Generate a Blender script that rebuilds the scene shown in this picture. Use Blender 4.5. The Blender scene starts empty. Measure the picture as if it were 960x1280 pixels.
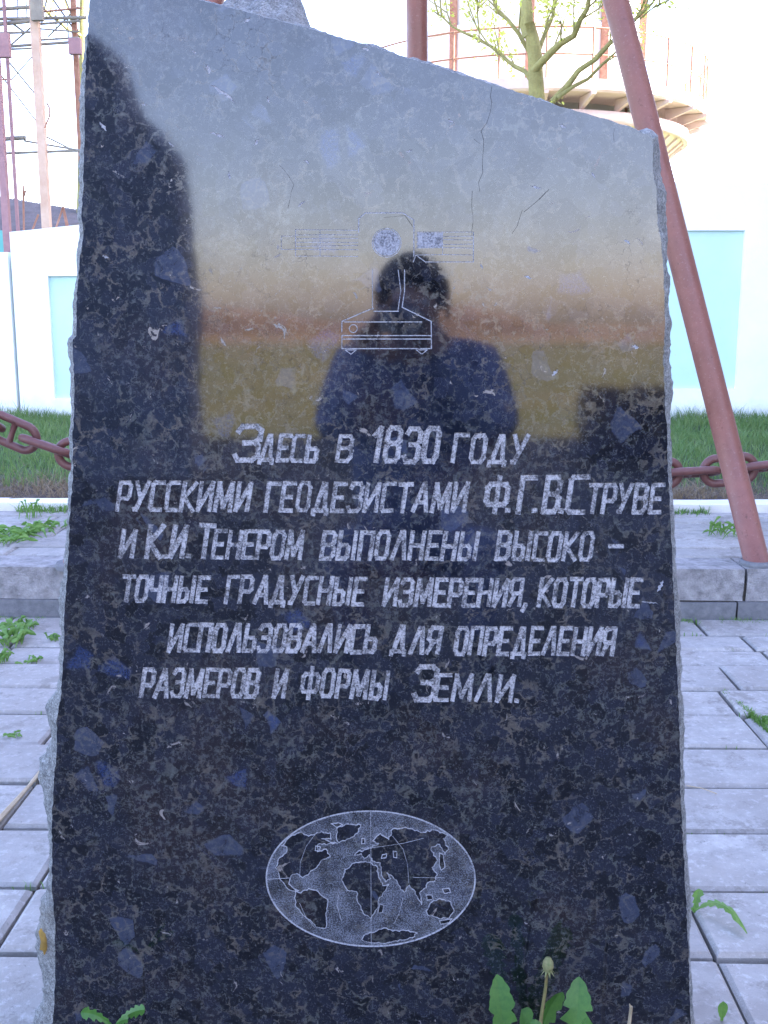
import bpy, bmesh, math, random
from math import sin, cos, pi, radians, tan, atan2, sqrt
from mathutils import Vector, Matrix, noise, geometry
random.seed(7)
C = bpy.context.scene.collection
SC = bpy.context.scene

# ------------------------------------------------------------------ camera
F = 1300.0; PITCH = math.atan(240/F); YAW = math.atan(20/F)*cos(PITCH); H = 1.0
cam_d = bpy.data.cameras.new('camera'); cam = bpy.data.objects.new('camera', cam_d); C.objects.link(cam)
cam.location = (0, 0, H); cam.rotation_mode = 'XYZ'
cam.rotation_euler = (pi/2-PITCH, 0, YAW)
cam_d.sensor_fit = 'VERTICAL'; cam_d.sensor_height = 36; cam_d.sensor_width = 27
cam_d.lens = F/1280*36; cam_d.clip_start = 0.01; cam_d.clip_end = 4000
SC.camera = cam
ROT = cam.rotation_euler.to_matrix(); O = Vector((0, 0, H))
def ray(px, py): return (ROT @ Vector(((px-480)/F, (640-py)/F, -1))).normalized()
def aty(px, py, Y):                       # the world point seen at a pixel, at distance Y in front
    d = ray(px, py); return O + d*(Y/d.y)
def atz(px, py, z):
    d = ray(px, py); return O + d*((z-H)/d.z)
# ------------------------------------------------------------------ light
SUN_EL, SUN_AZ = radians(33), radians(90)      # azimuth measured from +Y towards +X
w = bpy.data.worlds.new('World'); SC.world = w; w.use_nodes = True
wn = w.node_tree; wn.nodes.clear()
sky = wn.nodes.new('ShaderNodeTexSky'); sky.sky_type = 'NISHITA'; sky.sun_disc = False
sky.sun_elevation = SUN_EL; sky.sun_rotation = SUN_AZ; sky.dust_density = 1.4; sky.air_density = 1.0; sky.ozone_density = 3.0; sky.altitude = 0
bg = wn.nodes.new('ShaderNodeBackground'); bg.inputs[1].default_value = 0.15
out = wn.nodes.new('ShaderNodeOutputWorld')
tint = wn.nodes.new('ShaderNodeMix'); tint.data_type = 'RGBA'; tint.blend_type = 'MULTIPLY'; tint.inputs[0].default_value = 1
tint.inputs[7].default_value = (1.16, .95, .98, 1)          # the camera's slightly violet white balance
wn.links.new(sky.outputs[0], tint.inputs[6]); wn.links.new(tint.outputs[2], bg.inputs[0]); wn.links.new(bg.outputs[0], out.inputs[0])
sd = bpy.data.lights.new('sun', 'SUN'); sd.energy = 5.0; sd.angle = radians(0.5); sd.color = (1, .93, .82)
sun = bpy.data.objects.new('sun', sd); C.objects.link(sun)
sv = Vector((sin(SUN_AZ)*cos(SUN_EL), cos(SUN_AZ)*cos(SUN_EL), sin(SUN_EL)))
sun.rotation_euler = sv.to_track_quat('Z', 'Y').to_euler(); sun.location = (0, 0, 30)
SC.view_settings.view_transform = 'Standard'; SC.view_settings.look = 'None'
SC.view_settings.exposure = 3.25; SC.view_settings.gamma = 1
SC.cycles.max_bounces = 8

# ------------------------------------------------------------------ helpers
def mesh(name, vs, fs, mat=None, parent=None, smooth=False):
    off = parent_loc(parent)
    me = bpy.data.meshes.new(name)
    me.from_pydata([tuple(Vector(v)-off) for v in vs], [], fs); me.update()
    o = bpy.data.objects.new(name, me); C.objects.link(o)
    if mat:
        for m in (mat if isinstance(mat, (list, tuple)) else [mat]): me.materials.append(m)
    if parent: o.parent = parent
    if smooth: me.polygons.foreach_set('use_smooth', [True]*len(me.polygons))
    return o
def parent_loc(p):
    v = Vector((0, 0, 0))
    while p: v += p.location; p = p.parent
    return v
def thing(name, label, cat, loc=(0, 0, 0), group=None):
    o = bpy.data.objects.new(name, None); C.objects.link(o); o.location = loc; o.empty_display_size = .1
    o['label'] = label; o['category'] = cat
    if group: o['group'] = group
    return o
def tag(o, label, cat, group=None):
    o['label'] = label; o['category'] = cat
    if group: o['group'] = group
    return o
def struct(o): o['kind'] = 'structure'; return o
class MB:
    def __init__(s): s.v = []; s.f = []
    def add(s, v, f):
        n = len(s.v); s.v += [Vector(a) for a in v]; s.f += [tuple(i+n for i in q) for q in f]; return s
    def box(s, a, b, j=0.0):
        x0, y0, z0 = a; x1, y1, z1 = b
        v = [(x, y, z) for z in (z0, z1) for x, y in ((x0, y0), (x1, y0), (x1, y1), (x0, y1))]
        return s.add(v, [(3, 2, 1, 0), (4, 5, 6, 7), (0, 1, 5, 4), (1, 2, 6, 5), (2, 3, 7, 6), (3, 0, 4, 7)])
    def tube(s, pts, rad, n=10, closed=False, cap=True):
        pts = [Vector(p) for p in pts]; m = len(pts)
        rad = rad if isinstance(rad, (list, tuple)) else [rad]*m
        up = None; vs = []
        for i, p in enumerate(pts):
            if closed: t = pts[(i+1) % m]-pts[i-1]
            else: t = pts[min(i+1, m-1)]-pts[max(i-1, 0)]
            t.normalize()
            if up is None:
                up = Vector((0, 0, 1)) if abs(t.z) < .9 else Vector((0, 1, 0))
            up = (up-t*up.dot(t)).normalized(); sd_ = t.cross(up)
            for k in range(n):
                a = 2*pi*k/n; vs.append(p+(up*cos(a)+sd_*sin(a))*rad[i])
        fs = []
        for i in range(m if closed else m-1):
            j = (i+1) % m
            for k in range(n): fs.append((i*n+k, i*n+(k+1) % n, j*n+(k+1) % n, j*n+k))
        if cap and not closed: fs += [tuple(range(n)), tuple(range((m-1)*n, m*n))[::-1]]
        return s.add(vs, fs)
    def lathe(s, prof, c, n=48, a0=0, a1=2*pi):
        full = abs(a1-a0-2*pi) < 1e-6; m = n if full else n+1; vs = []
        for r, z in prof:
            for k in range(m):
                a = a0+(a1-a0)*k/n; vs.append((c[0]+r*cos(a), c[1]+r*sin(a), z))
        fs = []
        for i in range(len(prof)-1):
            for k in range(n):
                k2 = (k+1) % m; fs.append((i*m+k, i*m+k2, (i+1)*m+k2, (i+1)*m+k))
        return s.add(vs, fs)
    def build(s, name, mat, parent=None, smooth=False): return mesh(name, s.v, s.f, mat, parent, smooth)
def bevel(o, w_=.004, seg=2):
    m = o.modifiers.new('bevel', 'BEVEL'); m.width = w_; m.segments = seg; m.limit_method = 'ANGLE'; return o

# ------------------------------------------------------------------ materials
class N:
    def __init__(s, name):
        s.m = bpy.data.materials.new(name); s.m.use_nodes = True; s.t = s.m.node_tree
        s.b = s.t.nodes['Principled BSDF']; s.tc = s.n('ShaderNodeTexCoord').outputs['Object']
    def n(s, ty, **kw):
        x = s.t.nodes.new(ty)
        for k, v in kw.items():
            if k.startswith('i_'): x.inputs[k[2:].replace('_', ' ')].default_value = v
            else: setattr(x, k, v)
        return x
    def l(s, a, b): s.t.links.new(a, b)
    def noise(s, scale, detail=4, rough=.55, vec=None, dist=0):
        x = s.n('ShaderNodeTexNoise'); x.inputs['Scale'].default_value = scale; x.inputs['Detail'].default_value = detail
        x.inputs['Roughness'].default_value = rough; x.inputs['Distortion'].default_value = dist
        s.l(vec if vec is not None else s.tc, x.inputs['Vector']); return x.outputs['Fac']
    def vor(s, scale, feature='F1', vec=None, o='Distance', rnd=1):
        x = s.n('ShaderNodeTexVoronoi', feature=feature); x.inputs['Scale'].default_value = scale
        x.inputs['Randomness'].default_value = rnd
        s.l(vec if vec is not None else s.tc, x.inputs['Vector']); return x.outputs[o]
    def ramp(s, fac, stops, interp='LINEAR'):
        x = s.n('ShaderNodeValToRGB'); x.color_ramp.interpolation = interp; e = x.color_ramp.elements
        while len(e) < len(stops): e.new(.5)
        for i, (p, c) in enumerate(stops):
            e[i].position = p; e[i].color = (c, c, c, 1) if not hasattr(c, '__len__') else (*c, 1)
        s.l(fac, x.inputs[0]); return x.outputs[0]
    def mix(s, f, a, b, blend='MIX'):
        x = s.n('ShaderNodeMix', data_type='RGBA', blend_type=blend)
        for v, i in ((f, 0), (a, 6), (b, 7)):
            if hasattr(v, 'links') or hasattr(v, 'is_linked'): s.l(v, x.inputs[i])
            elif i == 0: x.inputs[0].default_value = v
            else: x.inputs[i].default_value = (*v, 1)
        return x.outputs[2]
    def math(s, op, a, b=0.0, clamp=False):
        x = s.n('ShaderNodeMath', operation=op, use_clamp=clamp)
        for i, v in enumerate((a, b)):
            if hasattr(v, 'is_linked'): s.l(v, x.inputs[i])
            else: x.inputs[i].default_value = v
        return x.outputs[0]
    def distort(s, scale, amt, detail=3):
        x = s.n('ShaderNodeTexNoise'); x.inputs['Scale'].default_value = scale; x.inputs['Detail'].default_value = detail
        s.l(s.tc, x.inputs['Vector'])
        v = s.n('ShaderNodeVectorMath', operation='SUBTRACT'); s.l(x.outputs['Color'], v.inputs[0]); v.inputs[1].default_value = (.5, .5, .5)
        q = s.n('ShaderNodeVectorMath', operation='SCALE'); s.l(v.outputs[0], q.inputs[0]); q.inputs['Scale'].default_value = amt
        a = s.n('ShaderNodeVectorMath', operation='ADD'); s.l(s.tc, a.inputs[0]); s.l(q.outputs[0], a.inputs[1]); return a.outputs[0]
    def bump(s, h, strength, dist=.002):
        x = s.n('ShaderNodeBump'); x.inputs['Strength'].default_value = strength; x.inputs['Distance'].default_value = dist
        s.l(h, x.inputs['Height']); s.l(x.outputs[0], s.b.inputs['Normal']); return x
    def col(s, v):
        if hasattr(v, 'is_linked'): s.l(v, s.b.inputs['Base Color'])
        else: s.b.inputs['Base Color'].default_value = (*v, 1)
    def rough(s, v):
        if hasattr(v, 'is_linked'): s.l(v, s.b.inputs['Roughness'])
        else: s.b.inputs['Roughness'].default_value = v

def basic(name, c1, c2, scale=8, rough=.7, bump=.3, bd=.003, metal=0, detail=6):
    s = N(name); n1 = s.noise(scale, detail, .65)
    s.col(s.mix(s.ramp(n1, [(.3, 0), (.7, 1)]), c1, c2)); s.rough(rough); s.b.inputs['Metallic'].default_value = metal
    if bump: s.bump(s.noise(scale*6, 5, .7), bump, bd)
    return s.m

def granite_color(s):
    """dark brown-black labradorite: crystals, brown veining, a few blue flashes"""
    d = s.distort(110, .017, 6)
    vc_ = s.vor(62, vec=d, o='Color'); sep = s.n('ShaderNodeSeparateColor'); s.l(vc_, sep.inputs[0])
    edge = s.vor(62, 'DISTANCE_TO_EDGE', vec=d)
    db = s.distort(45, .010, 3); big = s.vor(30, vec=db, o='Color', rnd=.9); sb = s.n('ShaderNodeSeparateColor'); s.l(big, sb.inputs[0])
    bedge = s.vor(30, 'DISTANCE_TO_EDGE', vec=db)
    fine = s.noise(330, 4, .8); med = s.noise(48, 6, .75, dist=.8); patch = s.noise(7, 4, .65)
    base = s.mix(sep.outputs[0], (.0022, .0032, .0055), (.012, .0145, .024))
    base = s.mix(s.math('MULTIPLY', s.ramp(patch, [(.50, 0), (.66, 1)]), .55), base, (.017, .011, .011))
    # blue grey facets: a few whole crystals
    fac = s.math('MULTIPLY', s.math('GREATER_THAN', sb.outputs[0], .955), s.ramp(bedge, [(.06, 0), (.12, 1)]))
    fac = s.math('MULTIPLY', fac, s.ramp(med, [(.30, .25), (.55, 1)]))
    base = s.mix(s.math('MULTIPLY', fac, .8), base, (.034, .043, .072))
    bl = s.math('MULTIPLY', s.math('GREATER_THAN', sb.outputs[1], .988), s.ramp(bedge, [(.10, 0), (.22, 1)]))
    base = s.mix(s.math('MULTIPLY', s.math('MULTIPLY', bl, s.ramp(fine, [(.38, .1), (.6, .8)])), .7), base, (.024, .045, .13))
    # pale mottled filling between the crystals, thick in some places and absent in others
    wdt = s.ramp(med, [(.45, 0), (.68, .30)])
    inter = s.math('MULTIPLY', s.math('SUBTRACT', wdt, edge), 9.0, True)
    inter = s.math('MULTIPLY', inter, s.ramp(fine, [(.32, .25), (.62, 1)]))
    inter = s.math('MULTIPLY', inter, s.ramp(s.noise(15, 4, .7), [(.36, .25), (.56, 1)]))
    vcol = s.mix(s.ramp(s.noise(24, 3), [(.40, 0), (.6, 1)]), (.066, .072, .066), (.092, .082, .068))
    base = s.mix(s.math('MULTIPLY', inter, .85), base, vcol)
    base = s.mix(s.ramp(s.math('ADD', s.math('MULTIPLY', s.noise(120, 5, .75), .75), s.math('MULTIPLY', patch, .25)), [(.52, 0), (.64, .55)]), base, (.080, .088, .088))
    ch = s.ramp(s.noise(40, 6, .66, dist=1.0), [(.655, 0), (.685, 1)])
    base = s.mix(s.ramp(s.noise(260, 4, .8, dist=.6), [(.57, 0), (.67, .6)]), base, (.098, .10, .10))
    base = s.mix(s.math('MULTIPLY', ch, s.ramp(fine, [(.3, .4), (.6, 1)])), base, (.19, .175, .165))
    return base, inter, sb.outputs[2], ch, edge

def m_granite():
    s = N('polished_granite'); c, vein, cell, ch, edge = granite_color(s); s.col(c)
    s.b.inputs['IOR'].default_value = 1.74
    r = s.math('ADD', s.math('MULTIPLY', vein, .07), s.math('MULTIPLY', ch, .3))
    r = s.math('ADD', r, s.ramp(s.noise(14, 4, .7), [(.62, 0), (.75, .08)])); s.rough(s.math('ADD', r, .048))
    sp = s.math('ADD', s.math('MULTIPLY', cell, .05), .47)
    gap = s.math('MULTIPLY', s.ramp(edge, [(0, 1), (.03, 0)]), s.ramp(s.noise(6, 4, .7), [(.54, 0), (.64, 1)]))
    sp = s.math('MULTIPLY', sp, s.math('SUBTRACT', 1, s.math('MULTIPLY', gap, .6)))
    sp = s.math('MULTIPLY', sp, s.math('SUBTRACT', 1, s.math('MULTIPLY', ch, .4)))
    s.l(sp, s.b.inputs['Specular IOR Level'])
    return s.m
def m_engraved(name, c_hi, lo, thr, rough=.85):
    s = N(name); c, vein, cell, ch, edge = granite_color(s)
    n1 = s.noise(420, 4, .8); n2 = s.noise(60, 3, .6)
    f = s.ramp(s.math('ADD', s.math('MULTIPLY', n1, .7), s.math('MULTIPLY', n2, .3)), [(thr-.09, lo), (thr+.07, 1)])
    s.col(s.mix(f, c, c_hi)); s.rough(rough); s.bump(n1, .5, .0008)
    s.b.inputs['Specular IOR Level'].default_value = .25
    return s.m
def m_ocean():
    s = N('stippled_ocean'); c, vein, cell, ch, edge = granite_color(s)
    f = s.ramp(s.math('ADD', s.math('MULTIPLY', s.noise(650, 3, .8), .72), s.math('MULTIPLY', s.noise(38, 4, .6), .28)), [(.47, 0), (.60, 1)])
    s.col(s.mix(f, c, (.14, .155, .19))); s.rough(.7); s.b.inputs['Specular IOR Level'].default_value = .3
    return s.m
def m_rough_granite():
    s = N('broken_granite'); n1 = s.noise(85, 6, .75); n2 = s.noise(420, 5, .8)
    c = s.mix(s.ramp(n1, [(.35, 0), (.65, 1)]), (.13, .14, .14), (.40, .42, .41))
    c = s.mix(s.ramp(n2, [(.45, 0), (.6, .8)]), c, (.022, .024, .028))
    c = s.mix(s.ramp(s.noise(230, 5, .75), [(.55, 0), (.64, .85)]), c, (.36, .37, .36))
    c = s.mix(s.ramp(s.noise(7, 4, .6), [(.56, 0), (.66, .5)]), c, (.20, .17, .11))
    s.col(c); s.rough(.72); s.bump(s.math('ADD', n1, n2), 1, .004); return s.m
def m_tile():
    s = N('paving_concrete')
    oi = s.n('ShaderNodeObjectInfo'); rnd = oi.outputs['Random']
    g = s.n('ShaderNodeNewGeometry').outputs['Position']
    n1 = s.noise(2.6, 5, .65, vec=g); n2 = s.noise(190, 4, .8, vec=g); n3 = s.noise(14, 6, .7, vec=g); n4 = s.noise(55, 5, .75, vec=g)
    c = s.mix(s.ramp(n3, [(.3, 0), (.72, 1)]), (.22, .215, .20), (.42, .405, .375))
    c = s.mix(s.ramp(n1, [(.42, 0), (.62, .8)]), c, (.25, .23, .205))
    c = s.mix(s.ramp(n4, [(.53, 0), (.66, .45)]), c, (.52, .51, .49))
    c = s.mix(s.ramp(s.noise(5.5, 6, .8, vec=g), [(.54, 0), (.60, .7)]), c, (.17, .155, .135))
    c = s.mix(s.ramp(s.noise(31, 7, .8, vec=g), [(.60, 0), (.66, .7)]), c, (.12, .115, .10))
    c = s.mix(s.ramp(n2, [(.6, 0), (.72, .6)]), c, (.13, .125, .12))
    c = s.mix(s.math('MULTIPLY', rnd, .40), c, (.20, .19, .18))
    s.col(c); s.rough(.88); s.bump(s.math('ADD', s.math('MULTIPLY', n4, 1.2), n2), .55, .003); return s.m
def m_stucco(name, c1, c2):
    s = N(name); n1 = s.noise(3, 6, .7); n2 = s.noise(60, 5, .7)
    c = s.mix(s.ramp(n1, [(.4, 0), (.7, 1)]), c1, c2)
    c = s.mix(s.ramp(s.noise(22, 5, .8), [(.64, 0), (.72, .5)]), c, (.55, .52, .47))
    sx = s.n('ShaderNodeSeparateXYZ'); s.l(s.tc, sx.inputs[0])
    c = s.mix(s.math('MULTIPLY', s.ramp(s.math('ADD', sx.outputs[2], s.math('MULTIPLY', s.noise(9, 6, .8), .25)), [(.22, 1), (.40, 0)]), .55), c, (.36, .33, .27))
    s.col(c); s.rough(.9); s.bump(n2, .35, .004); return s.m
def m_paint_red():
    s = N('red_brown_paint'); n1 = s.noise(9, 6, .7); n2 = s.noise(120, 4, .7)
    c = s.mix(s.ramp(n1, [(.35, 0), (.7, 1)]), (.155, .054, .038), (.215, .083, .060))
    c = s.mix(s.ramp(s.noise(40, 6, .8), [(.59, 0), (.66, .8)]), c, (.085, .030, .018))
    c = s.mix(s.ramp(n2, [(.58, 0), (.70, .22)]), c, (.42, .30, .27))
    s.col(c); s.rough(s.ramp(n1, [(.3, .36), (.7, .6)])); s.bump(n2, .25, .002); return s.m
def m_leaf(name, c1, c2, tr=.4, var=.3):
    s = N(name); n1 = s.noise(60, 3); oi = s.math('ADD', s.math('MULTIPLY', s.noise(9, 3), .5), s.math('MULTIPLY', s.noise(140, 4, .7), .5))
    c = s.mix(s.ramp(oi, [(.35, 0), (.65, 1)]), c1, c2); s.col(c); s.rough(.5)
    tb = s.n('ShaderNodeBsdfTranslucent'); s.l(c, tb.inputs[0]); mx = s.n('ShaderNodeMixShader'); mx.inputs[0].default_value = tr
    s.l(s.b.outputs[0], mx.inputs[1]); s.l(tb.outputs[0], mx.inputs[2])
    s.l(mx.outputs[0], s.t.nodes['Material Output'].inputs[0]); return s.m
def m_lawn_soil():
    s = N('lawn_soil'); sx = s.n('ShaderNodeSeparateXYZ'); s.l(s.tc, sx.inputs[0])
    g = s.mix(s.ramp(s.noise(5, 6, .7), [(.35, 0), (.65, 1)]), (.030, .055, .020), (.065, .095, .035))
    d = s.mix(s.ramp(s.noise(18, 7, .75), [(.35, 0), (.65, 1)]), (.045, .032, .026), (.14, .105, .08))
    y = s.math('ADD', sx.outputs[1], s.math('MULTIPLY', s.noise(2.2, 5, .7), .5))
    f = s.ramp(s.math('SUBTRACT', y, 5.05), [(.0, 0), (.35, 1)]); s.col(s.mix(f, d, g)); s.rough(.95)
    s.bump(s.noise(40, 6, .8), .9, .02); return s.m

M = {}
M['granite'] = m_granite()
M['letter'] = m_engraved('engraved_letter', (.36, .36, .375), .08, .51)
M['line'] = m_engraved('engraved_line', (.29, .30, .33), .15, .46)
M['ocean'] = m_ocean()
M['disc'] = m_engraved('engraved_disc', (.27, .28, .31), .2, .49)
M['crack'] = basic('crack_grey', (.03, .03, .032), (.07, .065, .06), 40, .95, 0)  # dark grey of the crack lines
M['broken'] = m_rough_granite()
M['lichen'] = basic('orange_lichen', (.33, .20, .03), (.20, .13, .03), 90, .95, .8, .003)
M['tile'] = m_tile()
M['bed'] = basic('joint_soil', (.028, .022, .018), (.07, .06, .045), 30, 1, .8, .01)
M['asphalt'] = basic('dark_asphalt', (.030, .030, .034), (.055, .054, .056), 5, .85, .5, .004)
M['darkstone'] = basic('dark_rough_stone', (.16, .19, .26), (.26, .30, .38), 6, .8, .8, .01)
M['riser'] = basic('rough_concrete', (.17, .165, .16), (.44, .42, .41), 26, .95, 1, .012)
M['riser_dark'] = basic('dark_concrete', (.10, .105, .11), (.18, .18, .185), 35, .95, .6, .006)  # darker concrete for the lower course, foot plates and plinth
M['white_kerb'] = m_stucco('whitewash', (.78, .78, .76), (.62, .61, .58))
M['wall'] = m_stucco('white_wall_paint', (.84, .89, .86), (.78, .83, .80))
M['blue'] = m_stucco('pale_blue_paint', (.53, .75, .76), (.49, .71, .72))
M['soil'] = m_lawn_soil()
M['red'] = m_paint_red()
M['chain'] = basic('chain_paint', (.085, .028, .024), (.13, .05, .042), 25, .5, .4, .002)
M['blade'] = m_leaf('grass_blade', (.085, .20, .055), (.20, .27, .085), .35)
M['dry'] = m_leaf('dry_grass', (.16, .12, .07), (.26, .20, .12), .2)
M['dand'] = m_leaf('dandelion_leaf', (.035, .125, .02), (.08, .20, .03), .35)
M['weed'] = m_leaf('weed_leaf', (.08, .20, .035), (.17, .30, .06), .35)
M['stem'] = m_leaf('plant_stem', (.14, .15, .05), (.20, .14, .07), .15)
M['bud'] = basic('dandelion_bud', (.09, .13, .04), (.22, .20, .09), 200, .8, .5)
M['straw'] = basic('dry_straw', (.30, .24, .15), (.42, .35, .24), 60, .9, .3)
M['spring'] = m_leaf('spring_leaf', (.42, .48, .09), (.56, .58, .14), .5)
M['bark'] = basic('mossy_bark', (.25, .22, .08), (.40, .37, .13), 9, .95, .9, .03)
M['shed_roof'] = basic('asbestos_sheet', (.07, .075, .085), (.13, .135, .15), 6, .9, .3, .01)
M['shed_wall'] = basic('shed_brick', (.30, .28, .26), (.42, .40, .37), 6, .9, .3, .01)
M['teal'] = basic('teal_paint', (.10, .36, .33), (.14, .42, .38), 6, .7, .1)
M['rust'] = basic('rusty_steel', (.20, .085, .05), (.36, .20, .13), 12, .85, .4, .004)
M['rustflare'] = basic('flare_rusty_steel', (.24, .14, .15), (.34, .20, .20), 12, .85, .4, .004)  # rusty steel paled towards purple, lens flare put into the colour
M['wood'] = basic('flare_pale_timber', (.50, .34, .24), (.62, .48, .36), 7, .9, .4, .004)  # timber lightened to carry the lens flare over the frame
M['greywood'] = basic('grey_timber', (.16, .15, .13), (.30, .28, .22), 7, .9, .4, .004)
M['tank'] = basic('pale_tank_paint', (.62, .62, .62), (.76, .76, .75), 2, .6, .2, .01)
M['cream'] = basic('cream_boarding', (.48, .44, .32), (.60, .55, .40), 3, .8, .3, .01)
M['pinkring'] = basic('overexposed_red_paint', (.50, .40, .38), (.58, .49, .46), 3, .8, .3, .01)  # rim red lightened and desaturated, overexposure put into the colour
M['skin'] = basic('skin', (.42, .24, .17), (.46, .28, .20), 20, .5, .1)
M['jacket'] = basic('blue_jacket', (.15, .19, .36), (.20, .25, .44), 30, .85, .4)
M['coat'] = basic('dark_coat', (.05, .06, .10), (.07, .085, .13), 30, .9, .4)
M['trousers'] = basic('dark_trousers', (.05, .03, .035), (.07, .045, .05), 30, .9, .4)
M['shoe'] = basic('black_shoe', (.01, .01, .01), (.03, .03, .03), 20, .5, .1)
M['hair'] = basic('dark_hair', (.012, .009, .007), (.03, .02, .015), 90, .6, .6)
M['plastic'] = basic('black_plastic', (.02, .02, .022), (.03, .03, .03), 20, .4, .05)
M['silver'] = basic('silver_plastic', (.5, .5, .52), (.55, .55, .56), 20, .35, .05, metal=.6)
M['lens'] = basic('lens_glass', (.005, .005, .01), (.01, .01, .02), 20, .05, 0)
M['meadow'] = basic('sunlit_meadow', (.11, .115, .025), (.19, .145, .05), .35, .95, .5, .05)
M['plough'] = basic('dry_stubble_field', (.26, .16, .085), (.32, .21, .12), .3, .95, .4, .05)
M['reed'] = basic('dry_reeds', (.20, .125, .085), (.28, .18, .12), .5, .95, .4, .05)
M['ground'] = basic('open_ground', (.07, .085, .035), (.13, .12, .06), .5, .95, .6, .05)
M['added_hedge'] = m_leaf('hedge_leaf', (.05, .03, .022), (.08, .05, .03), .2)
M['bwall'] = basic('pale_brick', (.36, .33, .29), (.44, .40, .35), 3, .9, .3, .01)
M['glass'] = basic('window_glass', (.03, .04, .05), (.05, .06, .07), 2, .08, 0)
M['frame'] = basic('window_frame_paint', (.6, .6, .58), (.7, .7, .68), 6, .6, .1)

# ------------------------------------------------------------------ key distances
D0 = 1.25                                   # slab front
ROWD = [atz(500, y, 0).y for y in (1110, 1037, 980, 932, 892, 860, 830, 810, 792)]
print('row depths', [round(b, 3) for b in ROWD])
YB = atz(500, 772, 0).y                     # foot of the step
STEP = H-(H-0)*1.0; 
d_ = ray(500, 709); ZT = H+d_.z/d_.y*YB     # height of the upper terrace
YK = atz(500, 640, ZT).y                    # white kerb
YW = 8.0                                    # boundary wall
ZL = ZT+.06                                 # lawn level
print('step', YB, ZT, 'kerb', YK)

# ------------------------------------------------------------------ ground
def sheet(name, x0, x1, y0, y1, z, nx, ny, mat, fz=None):
    vs = []; fs = []
    for j in range(ny+1):
        for i in range(nx+1):
            x = x0+(x1-x0)*i/nx; y = y0+(y1-y0)*j/ny; vs.append((x, y, z+(fz(x, y) if fz else 0)))
    for j in range(ny):
        for i in range(nx): a = j*(nx+1)+i; fs.append((a, a+1, a+nx+2, a+nx+1))
    return struct(mesh(name, vs, fs, mat, None, True))
sheet('ground', -1500, 1500, -1500, 1500, -.09, 4, 4, M['ground'])
sheet('paving_bed', -9, 12, -6.6, YB+.02, -.016, 60, 30, M['bed'], lambda x, y: .004*noise.noise((x*5, y*5, 0)))
sheet('meadow', -60, 60, -46, -6.9, -.06, 60, 30, M['meadow'], lambda x, y: .03*noise.noise((x*.8, y*.8, 0)))
sheet('stubble_field', -400, 400, -400, -46, -.04, 20, 20, M['plough'])
def lawn_z(x, y):
    t = min(1, max(0, (y-YK-.1)/.55)); return -.035*(1-t)+.03*noise.noise((x*1.6, y*1.6, 3))*min(1, t*2+.3)+.025*noise.noise((x*7, y*7, 1))*(1-t)
sheet('lawn', -14, 14, YK+.1, YW+5, ZL, 160, 60, M['soil'], lawn_z)
sheet('yard_ground', -60, 60, YW+5, 90, ZL-.03, 10, 10, M['ground'])

# paving tiles: one object each where the camera sees them
def tile_mesh(w_, d_, h_=.05, k=0):
    g = .0026+.0012*((k*7) % 3); gy = min(.0058+.0012*(k % 3), d_*.05); b = min(.007, d_*.06); bm = MB(); rr = random.Random(k)
    def rect(x0, y0, x1, y1, z, j=.0015): return [(x0+rr.uniform(-j, j), y0+rr.uniform(-j, j), z+rr.uniform(-.001, .001)), (x1+rr.uniform(-j, j), y0+rr.uniform(-j, j), z+rr.uniform(-.001, .001)), (x1+rr.uniform(-j, j), y1+rr.uniform(-j, j), z+rr.uniform(-.001, .001)), (x0+rr.uniform(-j, j), y1+rr.uniform(-j, j), z+rr.uniform(-.001, .001))]
    a = rect(-w_/2+g, -d_/2+gy, w_/2-g, d_/2-gy, -h_); c = rect(-w_/2+g, -d_/2+gy, w_/2-g, d_/2-gy, -b); d = rect(-w_/2+g+b, -d_/2+gy+b, w_/2-g-b, d_/2-gy-b, 0)
    bm.add(a+c+d, [(0, 1, 5, 4), (1, 2, 6, 5), (2, 3, 7, 6), (3, 0, 4, 7), (4, 5, 9, 8), (5, 6, 10, 9), (6, 7, 11, 10), (7, 4, 8, 11), (8, 9, 10, 11)])
    me = bpy.data.meshes.new('paving_tile'); me.from_pydata([tuple(v) for v in bm.v], [], bm.f); me.materials.append(M['tile']); return me
TL = .58
tmesh = {}
def place_tiles(parent, x0, x1, ya, yb, z, offs, rng):
    """one row of tiles between depths ya..yb, joints at offs + n*TL"""
    n0 = math.floor((x0-offs)/TL)
    x = offs+n0*TL
    while x < x1:
        key = (round(yb-ya, 4), rng.randrange(4))
        if key not in tmesh: tmesh[key] = tile_mesh(TL, yb-ya, .05, len(tmesh))
        o = bpy.data.objects.new('paving_tile', tmesh[key]); C.objects.link(o); o.parent = parent
        o.location = Vector((x+TL/2, (ya+yb)/2, z+rng.uniform(-.003, .003)))-parent.location
        o.rotation_euler = (rng.uniform(-.006, .006), rng.uniform(-.006, .006), rng.uniform(-.003, .003))
        x += TL
pav = bpy.data.objects.new('paving', None); C.objects.link(pav); struct(pav)
rng = random.Random(3)
rows = ROWD[:]                               # ascending depth
step_ = .2
near = [rows[0]-step_*k for k in range(2, 0, -1)]
ally = near+rows+[YB-.004]
offmap = {}
for i in range(len(ally)-1):
    ya, yb = ally[i], ally[i+1]; ym = (ya+yb)/2
    if ym < atz(500, 1037, 0).y: off = .507
    elif ym < atz(500, 935, 0).y: off = .36
    elif ym < atz(500, 862, 0).y: off = .88
    elif ym > atz(500, 795, 0).y: off = 1.0
    elif ym > atz(500, 812, 0).y: off = 1.1
    else: off = rng.uniform(0, TL)
    hw = max(1.0, ym*.42+.35)
    place_tiles(pav, -hw, hw, ya, yb, 0, off, rng)
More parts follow.
